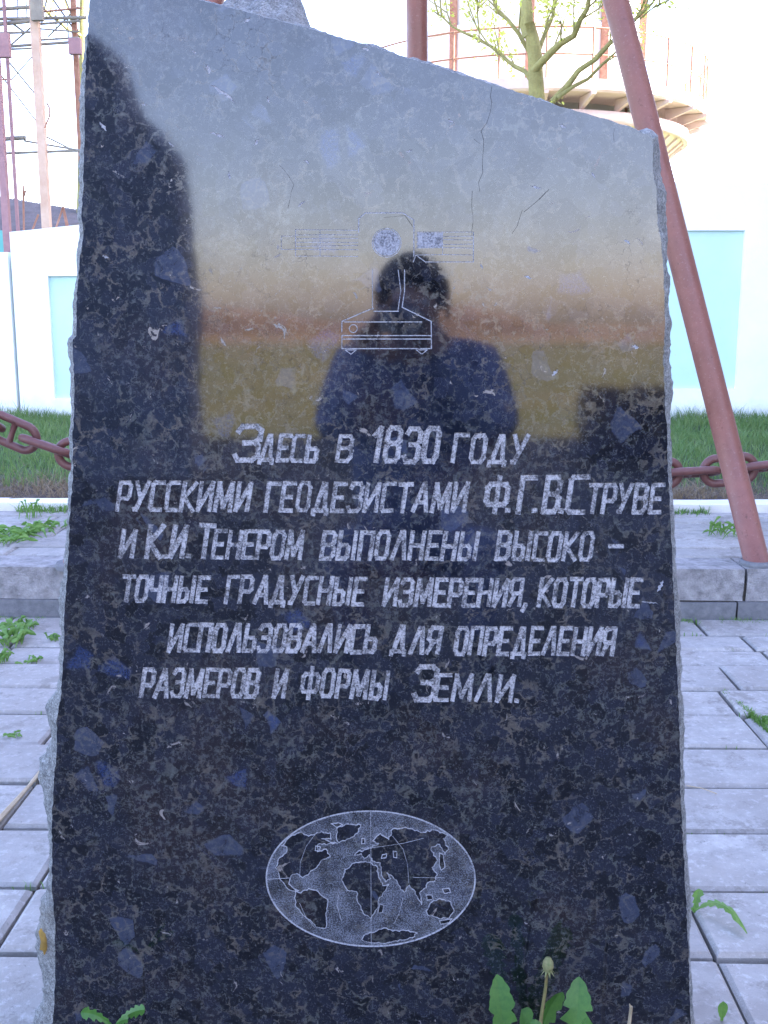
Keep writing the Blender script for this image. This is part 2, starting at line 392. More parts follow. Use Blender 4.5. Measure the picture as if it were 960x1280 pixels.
# dark asphalt added behind the camera so the slab mirrors dark; outer tiles joined
def asphalt_z(x, y): return .006*noise.noise((x*3, y*3, 2))
sheet('asphalt', -8, 11, -6.6, near[0]-.004, -.012, 60, 40, M['asphalt'], asphalt_z)
mb = MB()
y = -99
while y > -6.5:
    off = rng.uniform(0, TL); x = -8.5+off
    while x < 11: mb.box((x+.004, y-step_+.004, -.05), (x+TL-.004, y-.004, rng.uniform(-.003, .002))); x += TL
    y -= step_
for i in range(len(ally)-1):
    ya, yb = ally[i], ally[i+1]; hw = max(1.0, (ya+yb)/2*.42+.35)
    for sgn in (-1, 1):
        x = hw+TL*1.1
        while x < 8: mb.box((min(sgn*x, sgn*(x+TL))+.004, ya+.004, -.05), (max(sgn*x, sgn*(x+TL))-.004, yb-.004, 0)); x += TL
o = mb.build('outer_tiles', M['tile'], pav); o['kind'] = 'stuff'

# the step: terrace body, kerb stones in two courses, tiles above
struct(MB().box((-9, YB+.012, -.08), (12, YK+.1, ZT-.055)).build('terrace_base', M['bed']))
ks = bpy.data.objects.new('step_kerb', None); C.objects.link(ks); struct(ks)
zc = H+ray(500, 750).z/ray(500, 750).y*YB
def rough_block(a, b, mat, parent, name, amp=.004, seed=0):
    bm = bmesh.new(); bmesh.ops.create_cube(bm, size=1)
    bmesh.ops.subdivide_edges(bm, edges=bm.edges[:], cuts=5, use_grid_fill=True)
    off = parent_loc(parent)
    for v in bm.verts:
        p = Vector([a[i]+(b[i]-a[i])*(v.co[i]+.5) for i in range(3)])
        nz = noise.noise_vector(p*14+Vector((seed, 0, 0)))*amp+noise.noise_vector(p*50)*amp*.4
        v.co = p+nz-off
    me = bpy.data.meshes.new(name); bm.to_mesh(me); bm.free(); me.materials.append(mat)
    o = bpy.data.objects.new(name, me); C.objects.link(o); o.parent = parent; return o
jx = atz(917, 771, 0).x
for k in range(-5, 5):
    x0 = jx+k*.9; x1 = x0+.9
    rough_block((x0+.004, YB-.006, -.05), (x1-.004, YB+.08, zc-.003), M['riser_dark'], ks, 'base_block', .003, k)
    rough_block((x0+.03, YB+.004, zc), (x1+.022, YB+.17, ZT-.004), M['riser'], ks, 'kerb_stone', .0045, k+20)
# terrace tiles
ter = bpy.data.objects.new('terrace_paving', None); C.objects.link(ter); struct(ter)
ty = [YB+.175]+[atz(500, y_, ZT).y for y_ in (684, 672, 662, 653, 646)]+[YK]
ty = sorted(set(round(t, 3) for t in ty))
for i in range(len(ty)-1):
    place_tiles(ter, -2.3, 2.3, ty[i], ty[i+1], ZT, rng.uniform(0, TL), rng)
# white kerb
wk = bpy.data.objects.new('white_kerb', None); C.objects.link(wk); struct(wk)
for k in range(-4, 4):
    x0 = -.3+k*1.0; rough_block((x0+.004, YK+.002, ZT-.06), (x0+.996, YK+.13, ZT+.036), M['white_kerb'], wk, 'kerb_stone', .004, k)

# ------------------------------------------------------------------ boundary wall, panel by panel
bw = thing('boundary_wall', 'stepped white rendered wall with pale blue recessed panels behind the lawn', 'wall', (0, YW, ZL-.1))
def wall_panel(x0, x1, ztop, rec, slope=0, label=None):
    zb = ZL-.15; t = .2; rx0, rx1, rz0, rz1 = rec; dp = .03
    xs = [x0, rx0, rx1, x1]; zs = [zb, rz0, rz1, ztop]
    mb = MB(); 
    def q(i, j, y): 
        zt = lambda x, z: z+(slope*(x-x0) if z == ztop else 0)
        return [(xs[i], y, zt(xs[i], zs[j])), (xs[i+1], y, zt(xs[i+1], zs[j])), (xs[i+1], y, zt(xs[i+1], zs[j+1])), (xs[i], y, zt(xs[i], zs[j+1]))]
    for i in range(3):
        for j in range(3):
            if (i, j) != (1, 1): mb.add(q(i, j, YW), [(0, 1, 2, 3)])
    # reveal
    c = [(rx0, rz0), (rx1, rz0), (rx1, rz1), (rx0, rz1)]
    for k in range(4):
        a, b = c[k], c[(k+1) % 4]; mb.add([(a[0], YW, a[1]), (b[0], YW, b[1]), (b[0], YW+dp, b[1]), (a[0], YW+dp, a[1])], [(0, 1, 2, 3)])
    z1 = ztop+slope*(x1-x0)
    mb.add([(x0, YW, zb), (x0, YW+t, zb), (x0, YW+t, ztop), (x0, YW, ztop)], [(0, 1, 2, 3)])
    mb.add([(x1, YW, zb), (x1, YW+t, zb), (x1, YW+t, z1), (x1, YW, z1)], [(0, 1, 2, 3)])
    mb.add([(x0, YW, ztop), (x1, YW, z1), (x1, YW+t, z1), (x0, YW+t, ztop)], [(0, 1, 2, 3)])
    mb.add([(x0, YW+t, zb), (x1, YW+t, zb), (x1, YW+t, z1), (x0, YW+t, ztop)], [(0, 1, 2, 3)])
    p = mb.build('wall_panel', M['wall'], bw)
    mb = MB().box((rx0-.01, YW+dp, rz0-.01), (rx1+.01, YW+dp+.02, rz1+.01))
    mb.build('recess', M['blue'], p)
    return p
P = lambda x, y: aty(x, y, YW)
xj = P(18, 420).x
zt1 = P(97, 281).z; zt0 = P(0, 310).z
wall_panel(xj-2.6, xj-.012, zt0-.03, (xj-2.3, xj-.42, P(0, 498).z, P(0, 352).z))
xr = P(64, 420).x
wall_panel(xj+.012, xj+3.0, P(20, 290).z, (xr, xj+2.7, P(68, 498).z, P(64, 345).z), slope=(zt1-P(20, 290).z)/(P(97, 283).x-xj))
x9 = P(925, 390).x
wall_panel(xj+3.03, x9+1.6, P(840, 228).z, (x9-2.2, x9, P(925, 486).z, P(925, 288).z))
wall_panel(x9+1.62, x9+4.9, P(840, 228).z, (x9+1.95, x9+4.5, P(925, 486).z, P(925, 288).z))
wall_panel(xj-5.6, xj-2.62, zt0-.06, (xj-5.3, xj-2.95, P(0, 498).z, P(0, 352).z))

# ------------------------------------------------------------------ the granite slab
LEFT = [(111, -60), (108, 0), (103, 60), (101, 120), (100, 190), (99, 235), (97, 270), (100, 292), (95, 325), (91, 372), (90, 420), (86, 425), (87, 462), (88, 500), (86, 540), (86, 600), (82, 650), (80, 700), (76, 760), (74, 820), (71, 870), (66, 900), (66, 940), (62, 980), (60, 1020), (62, 1060), (62, 1110), (66, 1160), (66, 1230), (62, 1290), (60, 1400), (58, 1560)]
RIGHT = [(886, 1560), (874, 1400), (868, 1280), (866, 1200), (862, 1110), (858, 1040), (856, 1000), (855, 930), (852, 860), (850, 800), (847, 740), (845, 690), (843, 640), (840, 590), (839, 540), (836, 500), (834, 450), (832, 400), (831, 350), (828, 305), (823, 280), (822, 240), (817, 215), (817, 174), (811, 168)]
TOP = [(770, 153), (700, 133), (620, 107), (540, 82), (470, 60), (400, 40), (330, 21), (250, 0), (190, -22), (130, -50)]
def densify(pts, step=5, jit=.75, seed=1):
    r = random.Random(seed); out = []
    for i in range(len(pts)):
        a = Vector(pts[i]); b = Vector(pts[(i+1) % len(pts)]); n = max(1, int((b-a).length/step))
        for k in range(n):
            p = a.lerp(b, k/n); out.append((p.x+r.uniform(-jit, jit), p.y+r.uniform(-jit, jit)))
    return out
LEFT = [(x+(5 if y < 1050 else 3), y) for x, y in LEFT]; RIGHT = [(x-(5 if y > 420 else 1), y) for x, y in RIGHT]
outline = densify(LEFT+RIGHT+TOP)           # anticlockwise-ish loop in picture units, laid on the slab's plane
zbase = .0
def on_face(p, dy=0):
    v = aty(p[0], p[1], D0); v.y += dy; return v
slab = thing('granite_slab', 'upright polished dark granite slab engraved with Russian text and world map', 'monument', (on_face((470, 700)).x, D0+.1, -.03))

# --- strokes in picture units -> polygons
def seg_quad(a, b, w_):
    a = Vector(a); b = Vector(b); d = (b-a); L = d.length
    if L < 1e-6: return None
    d /= L; n = Vector((-d.y, d.x))*w_/2; e = d*w_*.42
    a = a-e; b = b+e
    return [a+n, b+n, b-n, a-n]
def line_polys(pts, w_, closed=False):
    out = []; m = len(pts)
    for i in range(m if closed else m-1):
        q = seg_quad(pts[i], pts[(i+1) % m], w_)
        if q: out.append(q)
    return out
# glyph strokes in a unit box, y up, width w; strokes as polylines
c = .16
G = {
 'а': (.62, [[(0, 0), (.36, 1), (.40, 1), (.62, 0)], [(.14, .30), (.54, .30)]]),
 'в': (.55, [[(.42, .52), (0, .52), (0, 0), (.42, 0), (.55, c), (.55, .40), (.42, .52), (.52, .62), (.52, .88), (.42, 1), (0, 1), (0, .52)]]),
 'г': (.48, [[(0, 0), (0, 1), (.50, 1)]]),
 'д': (.68, [[(.02, -.12), (.02, .02), (.66, .02), (.66, -.12)], [(.10, .02), (.34, 1), (.44, 1), (.56, .02)]]),
 'е': (.48, [[(.50, 0), (0, 0), (0, 1), (.50, 1)], [(0, .5), (.40, .5)]]),
 'з': (.54, [[(0, .86), (.08, 1), (.42, 1), (.54, .88), (.54, .62), (.42, .52), (.18, .52)], [(.42, .52), (.54, .42), (.54, .12), (.42, 0), (.08, 0), (0, .14)]]),
 'и': (.56, [[(0, 1), (0, 0), (.56, 1), (.56, 0)]]),
 'к': (.56, [[(0, 0), (0, 1)], [(.54, 1), (.08, .48), (.56, 0)], [(0, .48), (.1, .48)]]),
 'л': (.60, [[(0, 0), (.32, 1), (.42, 1), (.58, 0)]]),
 'м': (.74, [[(0, 0), (.06, 1), (.36, .12), (.68, 1), (.72, 0)]]),
 'н': (.56, [[(0, 0), (0, 1)], [(.56, 0), (.56, 1)], [(0, .5), (.56, .5)]]),
 'о': (.52, [[(.10, 0), (.42, 0), (.52, c), (.52, 1-c), (.42, 1), (.10, 1), (0, 1-c), (0, c), (.10, 0)]]),
 'п': (.54, [[(0, 0), (0, 1), (.54, 1), (.54, 0)]]),
 'р': (.52, [[(0, 0), (0, 1), (.42, 1), (.52, .88), (.52, .52), (.42, .42), (0, .42)]]),
 'с': (.48, [[(.50, 0), (.08, 0), (0, .08), (0, .92), (.08, 1), (.50, 1)]]),
 'т': (.54, [[(0, 1), (.56, 1)], [(.28, 1), (.28, 0)]]),
 'у': (.56, [[(0, 1), (.26, .40)], [(.56, 1), (.12, 0), (.04, 0)]]),
 'ф': (.78, [[(.39, -.08), (.39, 1.08)], [(.10, .18), (.68, .18), (.78, .3), (.78, .72), (.68, .84), (.10, .84), (0, .72), (0, .3), (.10, .18)]]),
 'ч': (.52, [[(0, 1), (0, .55), (.08, .46), (.52, .46)], [(.52, 1), (.52, 0)]]),
 'ы': (.76, [[(0, 1), (0, 0), (.34, 0), (.44, .1), (.44, .42), (.34, .5), (0, .5)], [(.74, 0), (.74, 1)]]),
 'ь': (.50, [[(0, 1), (0, 0), (.40, 0), (.50, .1), (.50, .42), (.40, .5), (0, .5)]]),
 'я': (.54, [[(.54, 0), (.54, 1), (.12, 1), (0, .88), (0, .56), (.12, .46), (.54, .46)], [(.24, .46), (0, 0)]]),
 '1': (.30, [[(0, .78), (.22, 1), (.22, 0)]]),
 '8': (.52, [[(.1, .53), (0, .64), (0, .88), (.1, 1), (.42, 1), (.52, .88), (.52, .64), (.42, .53), (.1, .53), (0, .42), (0, .12), (.1, 0), (.42, 0), (.52, .12), (.52, .42), (.42, .53)]]),
 '0': (.52, [[(.10, 0), (.42, 0), (.52, c), (.52, 1-c), (.42, 1), (.10, 1), (0, 1-c), (0, c), (.10, 0)]]),
 '.': (.06, [[(0, .02), (.05, .02)]]),
 ',': (.10, [[(.08, .04), (.08, -.02), (0, -.20)]]),
 '-': (.6, [[(0, .5), (.6, .5)]]),
}
G['3'] = G['з']
rw = random.Random(11)
def word(text, x0, x1, yb0, yb1, h, slant=.15, wgt=5.2):
    """strokes of a word fitted between x0 and x1 on a baseline; returns polygons in picture units"""
    gap = .27; ws = [G[ch][0] for ch in text]; tot = sum(ws)+gap*(len(ws)-1)
    span = x1-x0-slant*h; polys = []
    sx = span/tot if tot > 0 else h
    if len(text) == 1: sx = span/max(ws[0], .05) if ws[0] > .1 else h
    x = x0
    for ch, wd in zip(text, ws):
        jx_, jy_, js = rw.uniform(-.4, .4), rw.uniform(-.6, .6), rw.uniform(-.012, .012)
        for st in G[ch][1]:
            pts = []
            for (gx, gy) in st:
                X = x+gx*sx; t = (X-x0)/max(1, x1-x0)
                pts.append((X+(slant+js)*gy*h+jx_+rw.uniform(-.25, .25), yb0+(yb1-yb0)*t-gy*h+jy_+rw.uniform(-.25, .25)))
            polys += line_polys(pts, wgt*rw.uniform(.9, 1.05))
        x += (wd+gap)*sx
    return polys
HW = 2.6
lines = [
 [('з', 293, 327, 575, 575, 42), ('десь', 324, 399, 575, 576, 31), ('в', 421, 442, 576, 576, 31), ('1830', 464, 550, 576, 577, 41), ('году', 566, 660, 577, 578, 33)],
 [('русскими', 146, 314, 637, 638, 34), ('геодезистами', 332, 585, 638, 639, 34), ('ф', 606, 637, 637, 638, 38), ('.', 634, 640, 639, 639, 38), ('г', 648, 670, 640, 640, 43), ('.', 667, 673, 639, 639, 38), ('в', 679, 702, 640, 640, 43), ('.', 700, 706, 640, 640, 38), ('с', 709, 735, 640, 640, 44), ('труве', 733, 829, 640, 640, 34)],
 [('и', 150, 169, 696, 696, 32), ('к', 183, 205, 696, 696, 39), ('.', 205, 210, 696, 696, 34), ('и', 213, 233, 696, 696, 37), ('.', 234, 240, 696, 696, 34), ('т', 246, 268, 696, 697, 40), ('енером', 266, 380, 697, 698, 33), ('выполнены', 401, 598, 698, 699, 33), ('высоко', 621, 742, 699, 700, 33), ('-', 760, 780, 699, 699, 33)],
 [('точные', 151, 261, 751, 752, 30), ('градусные', 282, 457, 753, 755, 32), ('измерения', 480, 654, 756, 757, 32), (',', 654, 663, 757, 757, 32), ('которые', 673, 802, 757, 758, 33)],
 [('использовались', 211, 472, 813, 815, 32), ('для', 489, 552, 815, 816, 31), ('определения', 569, 770, 817, 818, 32)],
 [('размеров', 176, 325, 870, 871, 33), ('и', 342, 359, 871, 871, 33), ('формы', 376, 486, 870, 873, 33), ('з', 517, 547, 874, 874, 41), ('емли', 544, 642, 875, 876, 31), ('.', 645, 651, 876, 876, 31)],
]
classes = []           # (class id, polygons)
for i, ln in enumerate(lines):
    ps = []
    for t in ln: ps += word(*t, wgt=5.7 if t[5] < 36 else 6.8)
    classes.append(ps)
# --- surveying instrument
I = lambda pts: [(340+x/3, 240+y/3) for x, y in pts]
ps = []; LWT = 1.25
def L_(pts, w_=LWT, closed=False): ps.extend(line_polys(I(pts), w_, closed))
L_([(325, 150), (325, 100), (350, 78), (490, 78), (532, 105), (532, 240)], 1.5)
for yy in (142, 160, 174, 188, 202, 216, 240): L_([(88, yy+rw.uniform(-2, 2)), (205+rw.uniform(-20, 20), yy), (322, yy+rw.uniform(-2, 2))], 1.0)
L_([(35, 165), (85, 165)], .9); L_([(35, 165), (35, 215), (85, 215)], .9); L_([(88, 142), (88, 240)], 1.0); L_([(180, 145), (180, 238)], .9)
for yy in (150, 165, 180, 195, 210, 236): L_([(540, yy), (650, yy+rw.uniform(-2, 2)), (750, yy)], 1.0)
L_([(755, 150), (755, 262), (575, 262), (540, 236), (530, 262)], 1.2); L_([(640, 150), (640, 236)], .9)
L_([(377, 290), (377, 440)], .9); L_([(381, 447), (474, 447)], 1.3)
L_([(473, 292), (483, 370), (472, 447)], 1.1); L_([(497, 292), (497, 372), (488, 432), (597, 485), (598, 586)], 1.4)
L_([(262, 525), (262, 485), (350, 447), (379, 436)], 1.4); L_([(272, 487), (562, 487)], 1.3)
L_([(262, 538), (598, 538)], 1.4); L_([(262, 551), (598, 551)], 1.4); L_([(262, 587), (598, 587)], 1.4); L_([(262, 538), (262, 587)], 1.3)
L_([(274, 592), (316, 592), (296, 608)], 1.1, True); L_([(541, 592), (582, 592), (562, 608)], 1.1, True)
ell = lambda cx, cy, rx, ry, n, a=0: [(cx+rx*cos(2*pi*k/n)*cos(a)-ry*sin(2*pi*k/n)*sin(a), cy+ry*sin(2*pi*k/n)*cos(a)+rx*cos(2*pi*k/n)*sin(a)) for k in range(n)]
L_(ell(430, 190, 54, 54, 28), 1.2, True); L_(ell(305, 512, 15, 15, 12), 1.1, True)
classes.append(ps)
# --- globe
Gm = lambda pts: [(310+x/3.097, 1000+y/3.1) for x, y in pts]
def coast(pts, seed, amp=3.4):
    r = random.Random(seed); out = []
    for i in range(len(pts)):
        a = Vector(pts[i]); b = Vector(pts[(i+1) % len(pts)]); n = max(1, int((b-a).length/8)); nn = (b-a).normalized(); nn = Vector((-nn.y, nn.x))
        for k in range(n):
            p = a.lerp(b, k/n)+(nn*r.uniform(-amp, amp) if k else Vector((0, 0))); out.append((p.x, p.y))
    return out
land = [
 [(130, 178), (165, 140), (205, 124), (235, 140), (285, 122), (318, 128), (322, 152), (285, 150), (345, 168), (270, 172), (268, 200), (303, 190), (318, 220), (292, 230), (270, 255), (238, 283), (212, 302), (188, 285), (166, 295), (158, 325), (180, 345), (196, 352), (170, 352), (148, 338), (122, 300), (107, 262), (118, 228), (148, 205), (150, 182)],
 [(345, 108), (378, 94), (436, 96), (425, 128), (392, 150), (352, 166), (342, 140)],
 [(183, 348), (205, 360), (235, 343), (265, 350), (285, 370), (308, 385), (306, 430), (300, 498), (262, 492), (240, 465), (208, 440), (186, 415), (180, 380)],
 [(410, 245), (455, 238), (500, 258), (505, 292), (522, 332), (545, 328), (532, 352), (506, 385), (500, 422), (476, 460), (446, 440), (427, 400), (420, 355), (385, 350), (362, 310), (375, 270)],
 [(510, 403), (525, 408), (520, 436), (503, 438)],
 [(412, 215), (438, 208), (450, 226), (470, 212), (480, 236), (512, 243), (516, 290), (532, 318), (552, 305), (538, 282), (562, 300), (578, 318), (590, 346), (604, 358), (625, 330), (642, 348), (662, 388), (672, 405), (664, 360), (690, 340), (694, 322), (722, 316), (733, 290), (713, 262), (735, 235), (712, 200), (710, 182), (742, 172), (762, 212), (776, 192), (756, 150), (776, 136), (720, 116), (670, 126), (610, 106), (560, 112), (545, 152), (512, 130), (480, 160), (506, 168), (470, 188), (442, 200), (430, 196)],
 [(690, 430), (706, 400), (742, 382), (785, 395), (798, 430), (780, 456), (740, 460), (695, 445)],
 [(440, 542), (455, 520), (490, 512), (525, 496), (560, 508), (620, 505), (655, 516), (635, 534), (540, 553), (470, 553)],
 [(322, 92), (350, 88), (366, 96), (344, 106)], [(752, 345), (778, 342), (784, 358), (760, 362)], [(742, 468), (790, 460), (778, 476), (746, 482)],
 [(690, 368), (712, 368), (716, 386), (694, 388)], [(742, 205), (756, 212), (762, 262), (748, 272), (740, 250)], [(440, 150), (452, 148), (452, 168), (440, 170)],
 [(262, 178), (280, 182), (276, 198), (260, 196)], [(520, 212), (536, 208), (534, 224), (516, 226)], [(562, 198), (576, 200), (576, 224), (564, 222)]]
land = [Gm(coast(p, i, 3.4 if len(p) > 5 else 1)) for i, p in enumerate(land)]
GE = Gm(ell(475, 305, 404, 262, 96, .012))
ps = line_polys(GE, 1.9, True)
for p in land: ps += line_polys(p, 1.15, True)
for pts in ([(475, 44), (477, 566)], [(72, 308), (160, 302)], [(640, 300), (760, 302)],
            [(262, 130), (225, 180), (203, 240), (200, 300)], [(200, 400), (222, 450), (258, 495)], [(560, 140), (600, 190), (618, 250), (622, 320)],
            [(440, 188), (520, 180), (600, 168), (680, 148)], [(600, 380), (585, 440), (565, 480)], [(350, 370), (345, 410), (362, 470)]):
    ps += line_polys(Gm(pts), .7)
classes.append(ps)
# --- stippled discs/ocean (filled areas)
areas = [GE]
circ = I(ell(430, 190, 50, 50, 26)); rect2 = I([(545, 152), (640, 152), (640, 210), (545, 210)]); 
# --- cracks
cr = []
def crack(pts, w_, seed):
    r = random.Random(seed); out = [pts[0]]
    for i in range(len(pts)-1):
        a = Vector(pts[i]); b = Vector(pts[i+1]); n = max(1, int((b-a).length/9))
        for k in range(1, n+1):
            p = a.lerp(b, k/n); out.append((p.x+r.uniform(-2, 2), p.y+r.uniform(-1.5, 1.5)))
    for i in range(len(out)-1): cr.extend(line_polys([out[i], out[i+1]], w_*.62*r.uniform(.5, 1.2)))
crack([(615, 108), (613, 140), (603, 165), (604, 205), (598, 240)], 1.1, 1)
crack([(600, 180), (590, 172)], .8, 2); crack([(655, 265), (668, 255), (688, 236)], 1.2, 3); crack([(768, 160), (768, 178)], .8, 4)
crack([(480, 272), (505, 268), (515, 282)], .8, 5); crack([(640, 292), (655, 262)], .8, 6); crack([(590, 300), (592, 240)], .7, 7)
crack([(420, 560), (436, 470)], .6, 9); crack([(360, 260), (366, 230), (350, 205)], .6, 10); crack([(230, 655), (262, 720), (290, 775)], .7, 12)

chips = []
def chip(x, y, L, a, w_, seed):
    r = random.Random(seed); n = 9; dx, dy = cos(a), sin(a); top = []; bot = []
    for k in range(n):
        t = k/(n-1); s_ = sin(pi*t)*w_*r.uniform(.4, 1)+.25; jx_ = r.uniform(-w_*.5, w_*.5)
        cx, cy = x+dx*L*t-dy*jx_, y+dy*L*t+dx*jx_
        top.append((cx-dy*s_, cy+dx*s_)); bot.append((cx+dy*s_, cy-dx*s_))
    return [Vector(p) for p in top+bot[::-1]]
for a in ((264, 106, 38, .62, 2.6, 1), (258, 80, 14, 1.2, 2.4, 2), (262, 165, 20, .35, 2.2, 3), (318, 182, 10, -1, 2, 4), (125, 152, 14, 1.0, 2.0, 5), (286, 214, 10, 1.4, 2.2, 6), (210, 178, 10, .6, 2, 7), (305, 28, 10, -.6, 2.4, 8), (663, 232, 14, .3, 1.8, 9), (822, 740, 16, -1.1, 2.4, 10), (802, 752, 20, .1, 1.2, 11), (128, 320, 8, .2, 2, 12), (380, 200, 8, .6, 2, 13), (700, 155, 9, .6, 2.2, 14), (560, 150, 8, .4, 1.8, 15), (240, 62, 8, .9, 1.8, 16), (780, 300, 9, .5, 1.8, 17), (452, 60, 10, .2, 2, 18), (372, 258, 12, -.6, 1.6, 19), (470, 88, 9, .9, 1.5, 20), (740, 215, 8, 1.2, 1.7, 21), (655, 345, 10, .3, 1.6, 22), (176, 130, 9, .2, 1.6, 23), (335, 120, 9, 1.4, 1.8, 24), (508, 190, 8, -.4, 1.6, 25), (790, 432, 9, .3, 2.4, 26), (690, 470, 11, -.8, 2.2, 27), (600, 330, 7, 1, 1.6, 28)): chips.append(chip(*a))
# --- arrange everything on one triangulation
allpolys = []; cls = []
def addc(polys, k):
    for p in polys: allpolys.append([Vector((q[0], q[1])) for q in p]); cls.append(k)
addc([outline], 0)
addc([GE], 1); addc([circ, rect2], 5)
addc(land, 2)
addc(cr, 3); addc(chips, 4)
for i, ps_ in enumerate(classes): addc(ps_, 10+i)
vs = []; fs = []; es = []
for p in allpolys:
    n = len(vs); vs += p; 
    area = sum(p[i].x*p[(i+1) % len(p)].y-p[(i+1) % len(p)].x*p[i].y for i in range(len(p)))
    idx = list(range(n, n+len(p)))
    fs.append(idx if area > 0 else idx[::-1])
r_ = geometry.delaunay_2d_cdt(vs, [], fs, 1, 1e-4)
ov, of, orf = r_[0], r_[2], r_[5]
print('cdt', len(ov), len(of))
def fclass(orig):
    ks_ = [cls[o_] for o_ in orig]; hi = [k for k in ks_ if k >= 10]
    if 0 not in ks_: return None
    if hi: return max(hi)
    if 3 in ks_: return 3
    if 4 in ks_: return 4
    if 2 in ks_: return 0
    if 5 in ks_: return 5
    if 1 in ks_: return 1
    return 0
fc = [fclass(o_) for o_ in orf]
depth = {0: 0, 1: .00025, 3: .0006, 4: .0005, 5: .00025, 16: .0004, 17: .0004}
dep = lambda k: depth.get(k, .0009)
edge_owner = {}
for fi, f in enumerate(of):
    for i in range(len(f)):
        a, b = f[i], f[(i+1) % len(f)]; edge_owner.setdefault((min(a, b), max(a, b)), []).append(fi)
V3 = [on_face(p) for p in ov]
def class_mesh(k, name, mat):
    vm = {}; vv = []; ff = []
    def g(i, dy):
        key = (i, dy)
        if key not in vm: vm[key] = len(vv); vv.append(V3[i]+Vector((0, dy, 0)))
        return vm[key]
    dk = dep(k)
    for fi, f in enumerate(of):
        if fc[fi] != k: continue
        q = [g(i, dk) for i in f]
        a, b, c_ = vv[q[0]], vv[q[1]], vv[q[2]]
        nrm = (b-a).cross(c_-a)
        if nrm.y > 0: q = q[::-1]
        ff.append(q)
        for i in range(len(f)):
            e = (min(f[i], f[(i+1) % len(f)]), max(f[i], f[(i+1) % len(f)])); ow = edge_owner[e]
            ot = [x for x in ow if x != fi]
            if ot and fc[ot[0]] is not None and dep(fc[ot[0]]) < dk-1e-7:
                d2 = dep(fc[ot[0]]); ff.append([g(e[0], dk), g(e[1], dk), g(e[1], d2), g(e[0], d2)])
    return mesh(name, vv, ff, mat, slab) if ff else None
class_mesh(0, 'polished_face', M['granite'])
class_mesh(1, 'stippled_ocean', M['ocean'])['label'] = 'stippled light grey ocean of the engraved map'
class_mesh(5, 'stippled_disc', M['disc'])
class_mesh(3, 'crack', M['crack']); class_mesh(4, 'chip', M['line'])
labs = ['engraved first line of text with the year', 'engraved second line of text', 'engraved third line of text', 'engraved fourth line of text', 'engraved fifth line of text', 'engraved last line of text']
for i in range(6): class_mesh(10+i, 'inscription_line', M['letter'])['label'] = labs[i]
class_mesh(16, 'engraved_instrument', M['line'])['label'] = 'line drawing of a surveying instrument'
class_mesh(17, 'engraved_map', M['line'])['label'] = 'oval world map outline'

# --- broken sides and back
def side_ring(n_out):
    pass
cen = Vector((470, 660)); N_ = len(outline)
nor = []
for i in range(N_):
    a = Vector(outline[i-4]); b = Vector(outline[(i+4) % N_]); t = (b-a).normalized(); nn = Vector((t.y, -t.x))
    if nn.dot(Vector(outline[i])-cen) < 0: nn = -nn
    nor.append(Vector((nn.x, 0, -nn.y)))
TH = .20; rings = [(0, 0), (.0012, .0022), (.004, .0055), (.007, .012), (.009, .022), (.010, .035), (.010, .05), (.008, .07), (.006, .09), (.004, .115), (.0, .14), (-.006, .165), (-.014, .187), (-.03, TH)]
def bulge(p):      # outward lumps seen beside the polished face
    b = 0
    for (cx, cy, s_, am) in ((55, 1185, 60, .024), (58, 985, 45, .014), (68, 895, 26, .008), (89, 345, 30, -.004), (826, 250, 40, .007), (60, 1330, 60, .03), (836, 470, 40, .004), (862, 1200, 60, -.004)):
        b += am*math.exp(-((p[0]-cx)**2+(p[1]-cy)**2)/s_**2)
    return b
sv_ = []; sf_ = []
for ri, (o_, dy) in enumerate(rings):
    for i, p in enumerate(outline):
        q = on_face(p)
        k = min(1, dy/.03)
        right = p[0] > 800; topb = p[1] < 170 and 110 < p[0] < 815
        base_o = o_*(1.15 if right else .55 if topb else 1.15)
        nz = noise.noise(q*28+Vector((0, dy*26, 0)))*.008+noise.noise(q*160+Vector((0, dy*150, 0)))*.003+noise.noise(q*90+Vector((0, dy*80, 0)))*.0040+noise.noise(q*9+Vector((0, dy*9, 0)))*.005
        off = base_o+(nz*k if not (right or topb) else min(nz*k*.8, .004))+bulge(p)*1.15*sin(min(1, dy/.028)*pi/2)
        if p[1] < 60 and 256 < p[0] < 380: off += .060*min(1, max(0, dy-.03)/.06)*sin((p[0]-256)/124*pi)**.6*(1+.4*noise.noise(q*40))
        if ri == 0: off = 0
        v = q+nor[i]*off+Vector((0, dy+(noise.noise(q*40)*.002*k), 0)); sv_.append(v)
for r0 in range(len(rings)-1):
    for i in range(N_): j = (i+1) % N_; sf_.append((r0*N_+i, r0*N_+j, (r0+1)*N_+j, (r0+1)*N_+i))
nb = len(sv_); sv_.append(on_face((470, 640))+Vector((0, TH+.01, 0)))
for i in range(N_): sf_.append(((len(rings)-1)*N_+i, (len(rings)-1)*N_+(i+1) % N_, nb))
mesh('broken_edge', sv_, sf_, M['broken'], slab)
# lichen on the lower left lump
lv = []; lf = []
for k in range(14):
    a = 2*pi*k/14; lv.append(on_face((56+9*cos(a)*random.uniform(.5, 1.3), 1183+23*sin(a)*random.uniform(.7, 1.2)), .012)+Vector((-.004, 0, 0)))
lv.append(on_face((55, 1183), -.001)); lf = [(k, (k+1) % 14, 14) for k in range(14)]
mesh('lichen_patch', lv, lf, M['lichen'], slab, True)

